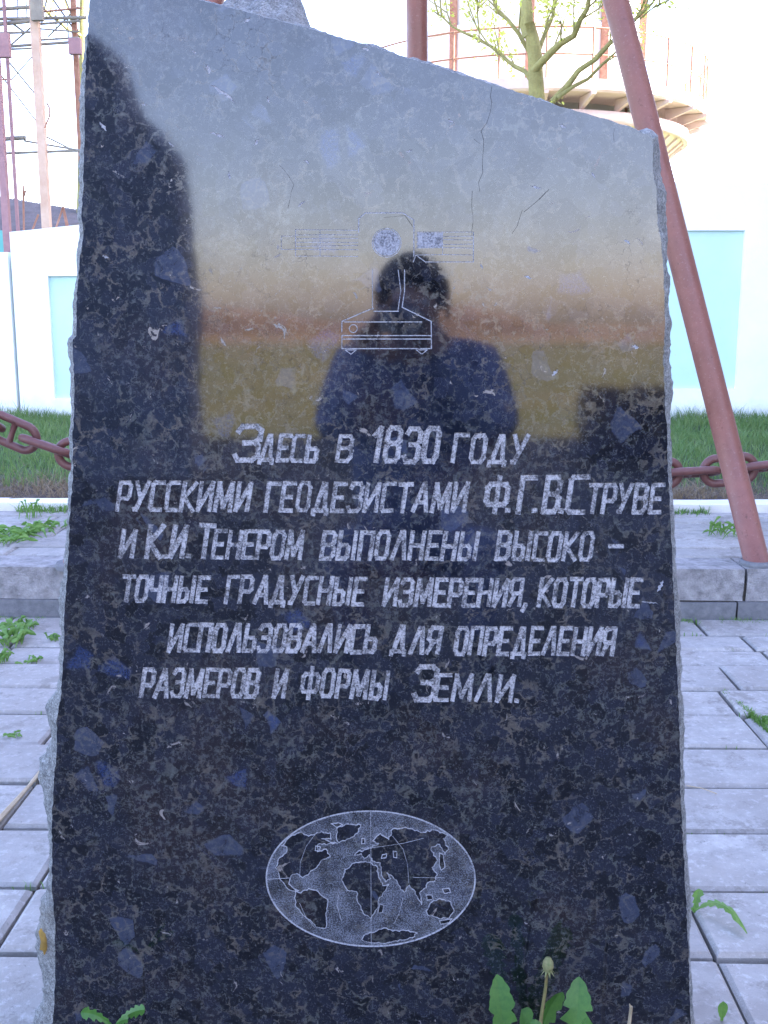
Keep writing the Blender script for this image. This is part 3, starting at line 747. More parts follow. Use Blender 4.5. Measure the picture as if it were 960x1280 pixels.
# ------------------------------------------------------------------ tripod of steel tubes
apx = aty(512, -1020, YB+.75)
trip = thing('steel_tripod', 'tall tripod of red-brown painted steel tubes standing over the granite slab', 'survey tripod', (apx.x, apx.y, ZT))
fR = atz(950, 706, ZT); fR.y += .02; fL = atz(93, 706, ZT)
rearx = aty(527, 40, YB+1.5)
fB = Vector((aty(527, 600, YB+1.15).x, YB+1.15, ZT))
for ft in (fR, fL, fB):
    d = (apx-ft).normalized()
    MB().tube([ft-Vector((0, 0, .01)), ft+d*.5, ft+d*2, apx+d*.02], .042, 24).build('leg', M['red'], trip, True)
    MB().lathe([(0, ZT+.012), (.058, ZT+.012), (.062, ZT+.004), (.062, ZT-.01)], (ft.x, ft.y), 24).build('foot_plate', M['riser_dark'], trip)
mb = MB(); mb.lathe([(0, apx.z+.18), (.05, apx.z+.16), (.11, apx.z+.08), (.13, apx.z-.02), (.10, apx.z-.14), (0, apx.z-.16)], (apx.x, apx.y), 24).build('cap', M['red'], trip, True)

# ------------------------------------------------------------------ anchor chains on posts
def link_mesh():
    L, W, r = .114, .058, .0170; mb = MB(); pts = []
    for k in range(28):
        a = 2*pi*k/28; cx = L-W
        x = (cx if cos(a) >= 0 else -cx)+W*cos(a); z = W*sin(a)*.92; pts.append((x*.92, 0, z))
    mb.tube(pts, r, 10, closed=True); mb.tube([(0, 0, -W+.004), (0, 0, -W*.5), (0, 0, 0), (0, 0, W*.5), (0, 0, W-.004)], [.018, .0135, .012, .0135, .018], 8)
    me = bpy.data.meshes.new('chain_link'); me.from_pydata([tuple(v) for v in mb.v], [], mb.f); me.materials.append(M['chain'])
    me.polygons.foreach_set('use_smooth', [True]*len(me.polygons)); return me
LM = link_mesh()
YC = YK-.22
def chain(label, p0, p1, sag, phase, cat='chain'):
    t = thing('anchor_chain', label, 'chain', p0, 'heavy chains strung round the terrace')
    pt = lambda s_: Vector(p0).lerp(Vector(p1), s_)+Vector((0, 0, -sag*4*s_*(1-s_)))
    n = 400; P_ = [pt(i/n) for i in range(n+1)]; acc = 0; pitch = .152; nxt = pitch/2; k = phase
    for i in range(n):
        d = (P_[i+1]-P_[i]).length
        while acc+d > nxt:
            p = P_[i].lerp(P_[i+1], (nxt-acc)/d); tg = (P_[i+1]-P_[i]).normalized()
            o = bpy.data.objects.new('chain_link', LM); C.objects.link(o); o.parent = t; o.location = p-t.location
            yv = Vector((0, 1, 0)); z = tg.cross(yv).normalized()*-1; m = Matrix((tg, yv, tg.cross(yv))).transposed()
            roll = (radians(6) if k % 2 == 0 else radians(80))+random.uniform(-.12, .12)
            o.rotation_euler = (m @ Matrix.Rotation(roll, 3, 'X')).to_euler(); k += 1; nxt += pitch
        acc += d
def post(p, ht, label):
    t = thing('chain_post', label, 'post', (p[0], p[1], ZT), 'posts carrying the chains')
    mb = MB(); mb.lathe([(0, ZT+ht+.05), (.03, ZT+ht+.045), (.05, ZT+ht+.02), (.052, ZT+ht), (.045, ZT+ht-.02), (.045, ZT+.03), (.08, ZT+.025), (.08, ZT-.01)], (p[0], p[1]), 20).build('shaft', M['red'], t, True)
    ring = [(p[0]+.0, p[1]-.055+.0, ZT+ht-.06+0)]
    MB().tube([(p[0]+.035*cos(a), p[1]-.05, ZT+ht-.08+.035*sin(a)) for a in [2*pi*k/14 for k in range(14)]], .009, 8, closed=True).build('ring', M['red'], t, True)
xm = aty(430, 560, YC).x
hm = aty(430, 540, YC).z
xl = aty(-300, 400, YC).x; zl = aty(-300, 290, YC).z
xr_ = aty(1300, 400, YC).x-.06; zr = aty(1300, 510, YC).z
post((xm, YC+.02), hm-ZT+.06, 'red-brown chain post hidden behind the middle of the granite slab')
post((xl-.05, YC+.02), zl-ZT+.06, 'red-brown chain post on the terrace beyond the left edge of the photo')
post((xr_+.05, YC+.02), zr-ZT+.06, 'red-brown chain post on the terrace beyond the right edge of the photo')
chain('stud-link anchor chain sloping down behind the left edge of the slab', (xl, YC-.02, zl), (xm-.05, YC-.02, hm), .46, 0)
chain('stud-link anchor chain hanging almost level behind the right tripod leg', (xm-.01, YC-.02, hm), (xr_, YC-.02, zr), .215, 0)

# ------------------------------------------------------------------ grass
def blades(name, n, region, mat, hmin, hmax, wid, seed, zf, lean=.5, parent=None):
    r = random.Random(seed); vs = []; fs = []
    for _ in range(n):
        x, y = region(r)
        if x is None: continue
        z = zf(x, y); h = r.uniform(hmin, hmax)*(.45+.5*(noise.noise((x*5, y*5, 2)) > 0)+.8*max(0, noise.noise((x*2.2, y*2.2, 5))+.3)); a = r.uniform(0, 2*pi); wv = wid*r.uniform(.7, 1.3)
        lx, ly = r.gauss(0, lean)*h, r.gauss(0, lean)*h; dx, dy = cos(a)*wv, sin(a)*wv
        b = len(vs)
        vs += [(x-dx, y-dy, z-.01), (x+dx, y+dy, z-.01), (x+dx*.8+lx*.4, y+dy*.8+ly*.4, z+h*.6), (x-dx*.8+lx*.4, y-dy*.8+ly*.4, z+h*.6), (x+lx, y+ly, z+h)]
        fs += [(b, b+1, b+2, b+3), (b+3, b+2, b+4)]
    o = mesh(name, vs, fs, mat, parent); return o
lz = lambda x, y: ZL+lawn_z(x, y)
def reg_lawn(r):
    y = YK+.3+(YW-YK-.32)*r.random()**.75; x = r.uniform(-.42*y-.4, .42*y+.4)
    if abs(x) < .2*y and abs(x+.02*y) < .19*y and y > 5 and False: return None, None
    edge = YK+.42+.22*noise.noise((x*1.5, 0, 9)); 
    if y < edge and r.random() < .85: return None, None
    return x, y
g = blades('grass', 46000, reg_lawn, M['blade'], .03, .09, .0022, 5, lz); g['kind'] = 'stuff'; tag(g, 'green lawn grass between the white kerb and the wall', 'grass')
def reg_dry(r):
    y = YK+.14+abs(r.gauss(0, .25)); return r.uniform(-2.4, 2.4), y
g = blades('dry_grass', 9000, reg_dry, M['dry'], .01, .05, .0018, 6, lz, 1.2); g['kind'] = 'stuff'; tag(g, 'dead straw coloured grass on the soil bank behind the white kerb', 'dry grass')
def reg_wall(r): return r.uniform(-3.6, 3.6), YW-.02-abs(r.gauss(0, .12))
g = blades('tall_grass', 5000, reg_wall, M['blade'], .05, .12, .0024, 7, lz, .3); g['kind'] = 'stuff'; tag(g, 'taller grass blades standing against the foot of the white wall', 'grass')
# moss and grass in the paving joints
def reg_joint(r):
    k = r.random()
    if k < .34:                                    # foot of the step
        x = r.uniform(-1.45, 1.45); 
        if noise.noise((x*4, 1, 1)) < -.02: return None, None
        return x, YB-.012-abs(r.gauss(0, .018))
    if k < .62:                                    # one long joint on the right
        p = atz(905, 862, 0).lerp(atz(965, 918, 0), r.random()); 
        if r.random() < .55 or noise.noise((p.y*14, 2, 3)) < -.1: return None, None
        return p.x+r.gauss(0, .004), p.y
    i = r.randrange(2, len(ally)-1); x = r.uniform(-1.4, 1.4)
    if noise.noise((x*6, ally[i]*9, 4)) < .2: return None, None
    return x, ally[i]+r.gauss(0, .003)
g = blades('joint_grass', 5200, reg_joint, M['weed'], .004, .015, .0012, 8, lambda x, y: -.004, .6); g['kind'] = 'stuff'; tag(g, 'short grass sprouting from joints of the lower paving', 'grass')
def reg_kerb(r):
    x = r.uniform(-2.1, 2.1)
    if noise.noise((x*3, 7, 1)) < .0: return None, None
    return x, YK-.005-abs(r.gauss(0, .03))
g = blades('kerb_grass', 3800, reg_kerb, M['weed'], .012, .04, .002, 9, lambda x, y: ZT-.002, .7); g['kind'] = 'stuff'; tag(g, 'low grass growing along the front of the white kerb', 'grass')

# ------------------------------------------------------------------ dandelions and weeds
def toothed_leaf(name, base, tip, bow, wid, mat, parent, teeth=6, blunt=.6, seed=0, side=None, fold=.25):
    """a dandelion leaf along a bowed midrib with backward lobes"""
    r = random.Random(seed); base = Vector(base); tip = Vector(tip); n = teeth*4
    ax = (tip-base); L = ax.length; ax.normalize()
    side = Vector(side).normalized() if side else ax.cross(Vector((0, 1, 0))).normalized()
    up = side.cross(ax).normalized()
    vs = []; fs = []
    for i in range(n+1):
        t = i/n; c_ = base.lerp(tip, t)+Vector(bow)*(4*t*(1-t))
        env = (t**.75)*min(1, (1-t)*4.2)**.55*(1 if t > .18 else .35+t*3)
        ph = (i % 4)/4; tooth = (1-ph*.74) if t < 1-blunt*.45 else 1
        hw_ = wid*env*tooth*r.uniform(.88, 1.1)+.0012
        back = -ax*hw_*.35*(1 if t < .75 else .2)
        vs += [c_-side*hw_+up*hw_*fold+back, c_-up*.0006, c_+side*hw_+up*hw_*fold+back]
    for i in range(n):
        a = i*3; fs += [(a, a+1, a+4, a+3), (a+1, a+2, a+5, a+4)]
    return mesh(name, vs, fs, mat, parent)
YD = D0-.075
dl = thing('dandelion', 'dandelion with a closed bud and toothed leaves in front of the slab foot', 'dandelion', (aty(680, 1280, YD).x, YD, 0))
gb = Vector((aty(678, 1280, YD).x, YD, 0))
pp = lambda x, y, dy=0: aty(x, y, YD+dy)
toothed_leaf('leaf', gb+Vector((-.012, 0, 0)), pp(621, 1218, .03), (-.006, -.015, .0), .021, M['dand'], dl, 11, .5, 1, (1, .25, .1))
toothed_leaf('leaf', gb+Vector((.010, 0, 0)), pp(724, 1221, .02), (.006, -.02, .0), .023, M['dand'], dl, 12, .35, 2, (1, -.15, -.1))
toothed_leaf('leaf', gb+Vector((.002, .01, 0)), pp(703, 1240, .05), (-.012, .005, .02), .016, M['dand'], dl, 6, .5, 3, (.8, .3, -.5))
toothed_leaf('leaf', gb, pp(652, 1262, .03), (.0, 0, .02), .018, M['dand'], dl, 6, .5, 4, (.6, .5, .6))
toothed_leaf('leaf', gb, pp(733, 1272, -.03), (.0, -.01, .02), .017, M['dand'], dl, 6, .5, 5, (.3, .9, .4))
toothed_leaf('leaf', gb, pp(668, 1274, -.04), (-.0, -.02, .02), .014, M['dand'], dl, 5, .5, 6)
st = [gb, pp(674, 1290), pp(678, 1262), pp(682, 1235), pp(684, 1214)]
MB().tube(st, [.0028, .0026, .0023, .0021, .002], 8).build('stem', M['stem'], dl, True)
bc = pp(685, 1206); mb = MB()
mb.lathe([(0, bc.z+.0105), (.0035, bc.z+.0095), (.0065, bc.z+.004), (.0072, bc.z-.002), (.005, bc.z-.008), (.002, bc.z-.010)], (bc.x, bc.y), 12)
for k in range(9):
    a = 2*pi*k/9; q = Vector((cos(a), sin(a), 0)); b0 = bc+q*.005+Vector((0, 0, -.007))
    mb.add([b0-q.cross(Vector((0, 0, 1)))*.0016, b0+q.cross(Vector((0, 0, 1)))*.0016, b0+q*.005+Vector((0, 0, -.006))], [(0, 1, 2)])
mb.build('bud', M['bud'], dl, True)
# broken stalk to its right
bs = thing('dry_stalk', 'short broken pale stalk in front of the slab near its right corner', 'stalk', (pp(786, 1290).x, YD, 0))
MB().tube([(pp(786, 1290).x, YD, 0), pp(786, 1283), pp(789, 1258)], [.0028, .0024, .002], 7).build('stem', M['straw'], bs, True)
MB().tube([pp(789, 1262), pp(787, 1255)], [.0018, .0008], 6).build('splinter', M['straw'], bs, True)
# sprout bottom left
sp = thing('seedling', 'pair of feathery green leaves at the slab foot near its left corner', 'weed', (pp(142, 1290).x, YD, 0)); b0 = Vector((pp(142, 1290).x, YD, 0))
mid = pp(142, 1284); MB().tube([b0, mid], .0018, 6).build('stem', M['stem'], sp)
toothed_leaf('leaf', mid, pp(101, 1266), (0, 0, .006), .009, M['dand'], sp, 5, .3, 7, (.1, .5, 1))
toothed_leaf('leaf', mid, pp(181, 1262, -.01), (0, 0, .006), .009, M['dand'], sp, 7, .3, 8, (-.1, .5, 1))
toothed_leaf('leaf', mid, pp(160, 1274, -.03), (0, 0, .003), .006, M['dand'], sp, 5, .3, 18, (-.1, .5, 1))
# dandelion leaf beside right edge
q0 = atz(868, 1141, 0); d2 = thing('dandelion', 'dandelion with one long arching leaf beside the right edge of the slab', 'dandelion', q0)
a1 = atz(934, 1166, .012)
toothed_leaf('leaf', q0+Vector((0, 0, .002)), a1, (.0, 0, .032), .0165, M['weed'], d2, 7, .6, 9, (0, 1, .35))
toothed_leaf('leaf', q0, aty(873, 1111, q0.y+.02), (0, 0, .0), .012, M['weed'], d2, 4, .6, 10, (1, .2, 0))
toothed_leaf('leaf', q0, q0+Vector((-.03, -.04, .025)), (0, 0, .01), .008, M['weed'], d2, 4, .6, 11, (1, .2, 0))
q0 = atz(902, 1278, 0); d3 = thing('seedling', 'single small green leaf in a paving joint at the bottom right', 'weed', q0)
toothed_leaf('leaf', q0, aty(904, 1252, q0.y-.01), (0, 0, 0), .0075, M['weed'], d3, 3, 1.5, 12, (1, 0, 0), .1)
def tuft(px, py, z, rad_px, n, hgt, label, seed, nm='weed', broad=.006, mat='weed'):
    r = random.Random(seed); b = atz(px, py, z); t = thing(nm, label, 'weed', b)
    sc = rad_px/F*b.y
    for k in range(n):
        a = r.uniform(0, 2*pi); d = Vector((cos(a), sin(a), 0)); o0 = b+Vector((r.gauss(0, sc*.45), r.gauss(0, sc*.45), 0))
        L = sc*r.uniform(.45, 1.0)
        toothed_leaf('leaf', o0, o0+d*L+Vector((0, 0, hgt*r.uniform(.25, 1))), (0, 0, hgt*.3), broad*r.uniform(.7, 1.3), M[mat], t, 3, .6, seed*50+k, None if abs(d.x) > .3 else (1, 0, 0))
    return t
tuft(903, 668, ZT, 27, 26, .055, 'weed tuft on the terrace paving between slab and right tripod leg', 1)
tuft(20, 672, ZT, 36, 44, .035, 'largest low green weed patch on the left of the terrace', 2, broad=.009)
tuft(58, 661, ZT, 26, 26, .03, 'green weed patch on the terrace close to the slab left edge', 3, broad=.009)
tuft(37, 648, ZT, 14, 12, .085, 'upright forked weed on the left terrace below the white kerb', 4)
tuft(6, 678, ZT, 18, 16, .03, 'green weed patch at the left photo edge on the terrace', 13, broad=.009)
tuft(14, 803, 0, 26, 34, .06, 'bushy yellow-green weed on the lower paving at the left edge', 5, broad=.010)
tuft(30, 785, 0, 16, 16, .035, 'weed spreading along a paving joint below the step at left', 6, broad=.008)
tuft(4, 828, 0, 12, 12, .04, 'small weed below the bushy weed at the left photo edge', 14, broad=.009)
tuft(66, 801, 0, 9, 16, .025, 'small round weed touching the slab left edge below the step', 7, broad=.005)
tuft(40, 827, 0, 14, 14, .01, 'flat weed in the paving joint between left edge and slab', 8, broad=.005)
tuft(15, 921, 0, 13, 11, .008, 'tiny grass tuft in a paving joint left of the slab middle', 9, broad=.003)
tuft(52, 765, 0, 15, 18, .05, 'grassy tuft at the foot of the step left of the slab', 10, broad=.003)
tuft(868, 769, 0, 13, 16, .03, 'grass tuft at the foot of the step touching the slab right edge', 11, broad=.003)
tuft(930, 770, 0, 15, 18, .03, 'grass tuft at the foot of the step near the right photo edge', 12, broad=.003)
tuft(956, 905, 0, 8, 14, .02, 'moss clump in the slanting joint at the right photo edge', 15, broad=.006)
# straw stick in the joint at left
mb = MB(); a = atz(-12, 1036, .006); b = atz(62, 952, .006)
for k in range(3):
    o1 = Vector((random.uniform(-.006, .006), 0, random.uniform(0, .004)))
    mb.tube([a+o1, a.lerp(b, .5)+o1*.3+Vector((.002, 0, 0)), b-o1], .0038, 6)
o = mb.build('dry_stick', M['straw']); tag(o, 'pale dry stick lying in a paving joint at left of the slab', 'stick')
a = atz(858, 982, .004); b = atz(896, 992, .004)
o = MB().tube([a, a.lerp(b, .5)+Vector((0, .004, .002)), b], .0011, 5).build('dry_straw', M['straw']); tag(o, 'thin dry straw lying on the paving right of the slab', 'straw')

# ------------------------------------------------------------------ shed behind the wall
YS = 13.0
sh = thing('shed', 'low shed with corrugated grey roof behind the white wall on the left', 'shed', (aty(0, 300, YS).x, YS, ZL))
a = aty(-60, 240, YS+2.2); b = aty(135, 272, YS+2.2); a0 = aty(-110, 300, YS); b0 = aty(150, 300, YS)
n = 60; vs = []; fs = []
for i in range(n*4+1):
    t = i/(n*4); wv = .035*cos(2*pi*i/4*.5*1.0)
    top = a.lerp(b, t); bot = a0.lerp(b0, t)+Vector((-1.0, 0, 0)); zz = .055*cos(i*pi/2)
    vs += [bot+Vector((0, 0, zz)), top+Vector((0, 0, zz))]
for i in range(n*4): fs.append((i*2, i*2+2, i*2+3, i*2+1))
mesh('corrugated_roof', vs, fs, M['shed_roof'], sh, True)
MB().box((a0.x-.3, YS+.2, ZL-.1), (b0.x-1.3, YS+2.2, a0.z-.03)).build('wall', M['shed_wall'], sh)
MB().box((aty(-80, 300, 11.5).x, 11.5, ZL), (aty(13, 300, 11.5).x, 11.56, aty(5, 288, 11.5).z)).build('door', M['teal'], sh)

# ------------------------------------------------------------------ scaffold frame behind the wall
YF = 10.5
fr = thing('scaffold_frame', 'tall open frame of rusty posts and rails behind the wall at left', 'scaffold', (aty(50, 300, YF).x, YF, ZL))
f_ = lambda x, y, dy=0: aty(x, y, YF+dy)
def pole(x0, y0, x1, y1, r, mat, nm='post', dy=0, n=8):
    MB().tube([f_(x0, y0, dy), f_(x1, y1, dy)], r, n).build(nm, mat, fr, True)
def sqpost(x, y0, y1, w_, mat, dy=0):
    a = f_(x, y0, dy); b = f_(x, y1, dy); a.x = f_(x, 150, dy).x; MB().box((a.x-w_/2, a.y-w_/2, min(a.z, b.z)), (a.x+w_/2, a.y+w_/2, max(a.z, b.z))).build('post', mat, fr)
sqpost(0, -160, 430, .065, M['rustflare'], -.3)
sqpost(14, -160, 430, .028, M['rustflare'])
sqpost(51, -160, 420, .078, M['wood'])
sqpost(99, -160, 420, .045, M['rust'], .1)
for (x0, y0, x1, y1, r, mt) in ((-20, 24, 108, 22, .016, 'greywood'), (-20, 32, 50, 25, .02, 'greywood'), (-20, 42, 50, 40, .012, 'greywood'), (12, 58, 100, 52, .014, 'greywood'), (50, 50, 98, 47, .010, 'greywood'), (0, 192, 104, 188, .013, 'greywood'), (0, 174, 32, 172, .022, 'greywood'), (30, 176, 100, 188, .010, 'greywood'), (-10, 12, 50, 8, .018, 'greywood'), (50, 30, 100, 26, .012, 'greywood'), (50, 15, 102, 10, .010, 'rust'), (0, 62, 50, 60, .010, 'greywood'), (-5, 100, 14, 99, .008, 'rust'), (50, 36, 100, 40, .008, 'greywood')):
    pole(x0, y0, x1, y1, r, M[mt], 'rail', .05)
for (x0, y0, x1, y1, r) in ((5, 70, 50, 125, .008), (2, 95, 48, 155, .007), (56, 170, 96, 190, .008), (60, -10, 98, 45, .009), (78, -10, 98, 40, .009), (14, 28, 30, 40, .01), (22, -10, 22, 30, .006), (32, -10, 34, 28, .006), (40, 28, 42, 60, .006), (60, 46, 98, 8, .008), (14, 56, 48, 26, .009), (70, 8, 70, 50, .006), (84, 20, 86, 52, .006), (14, 100, 50, 60, .006), (62, -20, 52, 30, .007)):
    pole(x0, y0, x1, y1, r, M['greywood'], 'brace', .12, 6)
# pulley / hook bracket
MB().tube([f_(58, 128, -.1), f_(62, 135, -.1), f_(62, 145, -.1), f_(56, 160, -.1)], .008, 6).build('hook', M['rust'], fr, True)
MB().box(tuple(f_(91, 68, -.05)-Vector((.03, .03, 0))), tuple(f_(97, 48, -.05)+Vector((.03, .03, 0)))).build('bracket', M['rustflare'], fr)
MB().box(tuple(f_(40, 26, -.1)-Vector((.0, .03, 0))), tuple(f_(47, -60, -.1)+Vector((.02, .03, 0)))).build('plank', M['greywood'], fr)
MB().box(tuple(f_(-4, 72, -.35)-Vector((.0, .03, 0))), tuple(f_(9, 42, -.35)+Vector((.02, .03, 0)))).build('bracket', M['rustflare'], fr)
# spikes along the wall top
YP = YW+.1
sk = thing('fence_spikes', 'thin rusty rods standing on the top of the white wall at left', 'railing', (aty(50, 290, YP).x, YP, zt1))
for (x0, y0, x1, y1) in ((30, 292, 29, 232), (38, 290, 48, 268), (69, 284, 79, 258), (86, 283, 79, 258), (84, 283, 79, 262), (29, 244, 32, 238)):
    MB().tube([aty(x0, y0+4, YP), aty(x1, y1, YP)], .0075, 6).build('rod', M['rust'], sk)
# mossy branch tangle in the scaffold
# ------------------------------------------------------------------ tree
YT = 13.5
def limb(pts, r0, r1, mb, n=8, seed=0):
    r = random.Random(seed); P_ = []
    for i in range(len(pts)-1):
        a = aty(*pts[i][:2], YT+(pts[i][2] if len(pts[i]) > 2 else 0)); b = aty(*pts[i+1][:2], YT+(pts[i+1][2] if len(pts[i+1]) > 2 else 0))
        m = max(2, int((b-a).length/.18))
        for k in range(m):
            P_.append(a.lerp(b, k/m)+Vector((r.uniform(-1, 1), r.uniform(-1, 1), r.uniform(-1, 1)))*.018)
    P_.append(b); m = len(P_); mb.tube(P_, [r0+(r1-r0)*i/(m-1) for i in range(m)], n); return P_
tr = thing('spring_tree', 'tree with mossy limbs and sparse yellow-green spring leaves above the slab', 'tree', aty(668, 700, YT))
tr.location.z = ZL
mb = MB(); tips = []
bx_ = aty(672, 100, YT).x
trunk = [(674, 640), (672, 300), (672, 120), (669, 70), (660, 30), (656, -30), (650, -120)]
MB_t = MB(); base_pts = [Vector((bx_, YT, ZL-.05)), Vector((bx_+.02, YT, ZL+.6))]
limb(trunk[1:5], .142, .078, MB_t, 12, 1); MB_t.tube([base_pts[0], base_pts[1], aty(672, 300, YT)], [.24, .20, .175], 12); MB_t.build('trunk', M['bark'], tr, True)
def dolimb(pts, r0, r1, seed):
    m = MB(); P_ = limb(pts, r0*.6, r1*.5, m, 8, seed); r = random.Random(seed+99)
    for i in range(2, len(P_)-1):
        if r.random() < .85:
            d = (P_[i+1]-P_[i-1]).normalized(); d2 = (d+Vector((r.uniform(-1, 1), r.uniform(-1, 1), r.uniform(-.2, 1.1)))).normalized(); L = r.uniform(.25, .75)
            q = [P_[i], P_[i]+d2*L*.5+Vector((r.uniform(-.05, .05),)*3), P_[i]+d2*L+Vector((0, 0, .06))]
            m.tube(q, [.013, .008, .0035], 5); tips.extend([q[1], q[2], q[2]])
            if r.random() < .7:
                e = q[2]+Vector((r.uniform(-.3, .3), r.uniform(-.3, .3), r.uniform(0, .35))); m.tube([q[1], e], [.009, .004], 4); tips.append(e)
    tips.append(P_[-1]); m.build('limb', M['bark'], tr, True)
dolimb([(664, 95), (690, 62, -.3), (716, 45, -.5), (732, 10, -.7), (745, -40, -.9), (750, -130, -1)], .085, .02, 1)
dolimb([(661, 42), (658, 20), (656, -40, .2), (650, -140, .3)], .15, .03, 2)
dolimb([(668, 80), (676, 60, .2), (690, 20, .4), (700, -30, .5), (715, -120, .5)], .06, .012, 3)
dolimb([(670, 104, 0), (655, 90, .1), (635, 75, .3), (610, 56, .5), (575, 40, .7), (552, 22, .8), (542, 14, .8)], .055, .01, 4)
dolimb([(690, 128, -.2), (725, 90, -.4), (762, 55, -.6), (800, 20, -.7), (815, 2, -.8), (840, -40, -.9)], .07, .016, 5)
dolimb([(696, 122, -.3), (735, 98, -.3), (768, 66, -.3), (790, 40, -.3)], .045, .012, 6)
dolimb([(672, 160), (690, 128, -.2)], .09, .075, 16)
dolimb([(668, 75, .2), (650, 40, .3), (622, 10, .4), (600, -40, .5), (590, -120, .5)], .05, .012, 7)
dolimb([(600, 52, .6), (596, 30, .6), (598, 0, .6), (600, -30, .7)], .018, .006, 8)
dolimb([(800, 22, -.7), (815, 10, -.9), (832, 0, -1)], .02, .006, 9)
dolimb([(640, -120, .3), (560, -160, .2), (480, -170, 0), (400, -120, .2)], .04, .01, 10)
# lumps of leaves
def leaf_cloud(pts, per, spread, size, seed, parent, mat):
    r = random.Random(seed); vs = []; fs = []
    for p in pts:
        for k in range(per):
            c_ = p+Vector((r.gauss(0, spread), r.gauss(0, spread), r.gauss(0, spread)-.02)); s_ = size*r.uniform(.6, 1.4)
            u = Vector((r.uniform(-1, 1), r.uniform(-1, 1), r.uniform(-1, 1))).normalized(); v = u.orthogonal().normalized()
            v = (v*cos(r.random()*6)+u.cross(v)*sin(r.random()*6)).normalized(); b = len(vs)
            vs += [c_-u*s_, c_+v*s_*.45+u*s_*.1, c_+u*s_, c_-v*s_*.45+u*s_*.1]; fs.append((b, b+1, b+2, b+3))
    o = mesh('leaves', vs, fs, mat, parent); o['kind'] = 'stuff'; return o
leaf_cloud(tips, 17, .085, .030, 4, tr, M['spring'])
# thin bare branches at left, beyond scaffold
YT2 = YT; YT = 15
t2 = thing('bare_tree', 'thin bare branches with few buds rising behind the rusty frame', 'tree', (aty(101, 200, 15).x, 15, ZL)); m = MB(); tips = []
m.tube([Vector((aty(101, 300, 15).x, 15, ZL-.1)), aty(101, 300, 15), aty(104, 120, 15), aty(103, 20, 15), aty(106, -100, 15)], [.08, .07, .055, .045, .02], 8); m.build('trunk', M['bark'], t2, True)
tr_, tr = tr, t2
dolimb([(103, 45), (85, 35, -.3), (62, 18, -.5), (40, -10, -.6)], .05, .012, 31)
dolimb([(103, 50), (90, 28, -.2), (78, -5, -.3)], .03, .01, 32)
dolimb([(103, 30), (118, 0, .2), (130, -40, .2)], .03, .01, 33)
leaf_cloud(tips, 4, .06, .03, 14, t2, M['spring']); tr = tr_; YT = YT2

# ------------------------------------------------------------------ round tower with a gallery
YR = 30.0; cx = aty(652, 160, YR).x; zr_ = aty(890, 158, YR).z; 
zd = zr_
tw = thing('water_tower', 'round pale tower with a railed gallery and red rim coloured as overexposed behind the tree', 'tower', (cx, YR, ZL))
cc = (cx, YR)
R1 = 4.55
MB().lathe([(2.4, ZL-.1), (2.4, zd-2.1)], cc, 48).build('shaft', M['wall'], tw, True)
MB().lathe([(2.4, zd-2.1), (2.6, zd-2.05), (4.3, zd-.62)], cc, 48).build('underside', M['cream'], tw, True)
mb = MB()
for k in range(48):
    a = 2*pi*k/48; d = Vector((cos(a), sin(a), 0)); s_ = Vector((-sin(a), cos(a), 0)); p0 = Vector((cx, YR, zd-2.06))+d*2.62; p1 = Vector((cx, YR, zd-.64))+d*4.28; nrm = Vector((d.x*.45, d.y*.45, -.9)).normalized()
    mb.add([p0-s_*.02, p0+s_*.02, p1+s_*.02, p1-s_*.02, p0-s_*.02+nrm*.05, p0+s_*.02+nrm*.05, p1+s_*.02+nrm*.05, p1-s_*.02+nrm*.05], [(4, 5, 6, 7), (0, 3, 7, 4), (1, 5, 6, 2)])
mb.build('board_battens', M['pinkring'], tw)
MB().lathe([(4.3, zd-.62), (4.42, zd-.64), (4.42, zd-.36), (4.0, zd-.34)], cc, 64).build('ring_beam', M['pinkring'], tw, True)
MB().lathe([(3.6, zd-.05), (4.85, zd-.05), (4.9, zd), (4.9, zd+.22), (3.4, zd+.22)], cc, 64).build('deck', M['pinkring'], tw)
for k in range(28):
    a = 2*pi*k/28; d = Vector((cos(a), sin(a), 0)); s_ = Vector((-sin(a), cos(a), 0))*.05; b0 = Vector((cx, YR, 0))
    def q(r, z): return b0+d*r+Vector((0, 0, z))
    pts = [q(4.2, zd-.34), q(4.95, zd-.12), q(4.95, zd-.06), q(4.2, zd-.06)]
    MB().add([p-s_ for p in pts]+[p+s_ for p in pts], [(0, 1, 2, 3), (7, 6, 5, 4), (0, 4, 5, 1), (1, 5, 6, 2), (2, 6, 7, 3), (3, 7, 4, 0)]).build('bracket', M['pinkring'], tw)
    MB().tube([q(4.82, zd+.2), q(4.82, zd+1.35)], .03, 6).build('railing_post', M['rust'], tw)
for z in (.75, 1.33):
    MB().tube([(cx+4.82*cos(2*pi*k/64), YR+4.82*sin(2*pi*k/64), zd+z) for k in range(64)], .022, 6, closed=True).build('rail', M['rust'], tw, True)
MB().lathe([(3.1, zd+.2), (3.1, zd+6.2), (3.3, zd+6.3), (0, zd+8)], cc, 48).build('tank', M['tank'], tw, True)
for k in range(10):
    a = 2*pi*k/10+.25; d = Vector((cos(a), sin(a), 0)); p = Vector((cx, YR, 0))+d*3.16
    MB().box((p.x-.09, p.y-.09, zd+.2), (p.x+.09, p.y+.09, zd+6.1)).build('strap', M['rust'], tw)
for z in (1.9, 3.6, 5.2): MB().lathe([(3.1, zd+z-.06), (3.17, zd+z-.06), (3.17, zd+z+.06), (3.1, zd+z+.06)], cc, 48).build('hoop', M['tank'], tw, True)

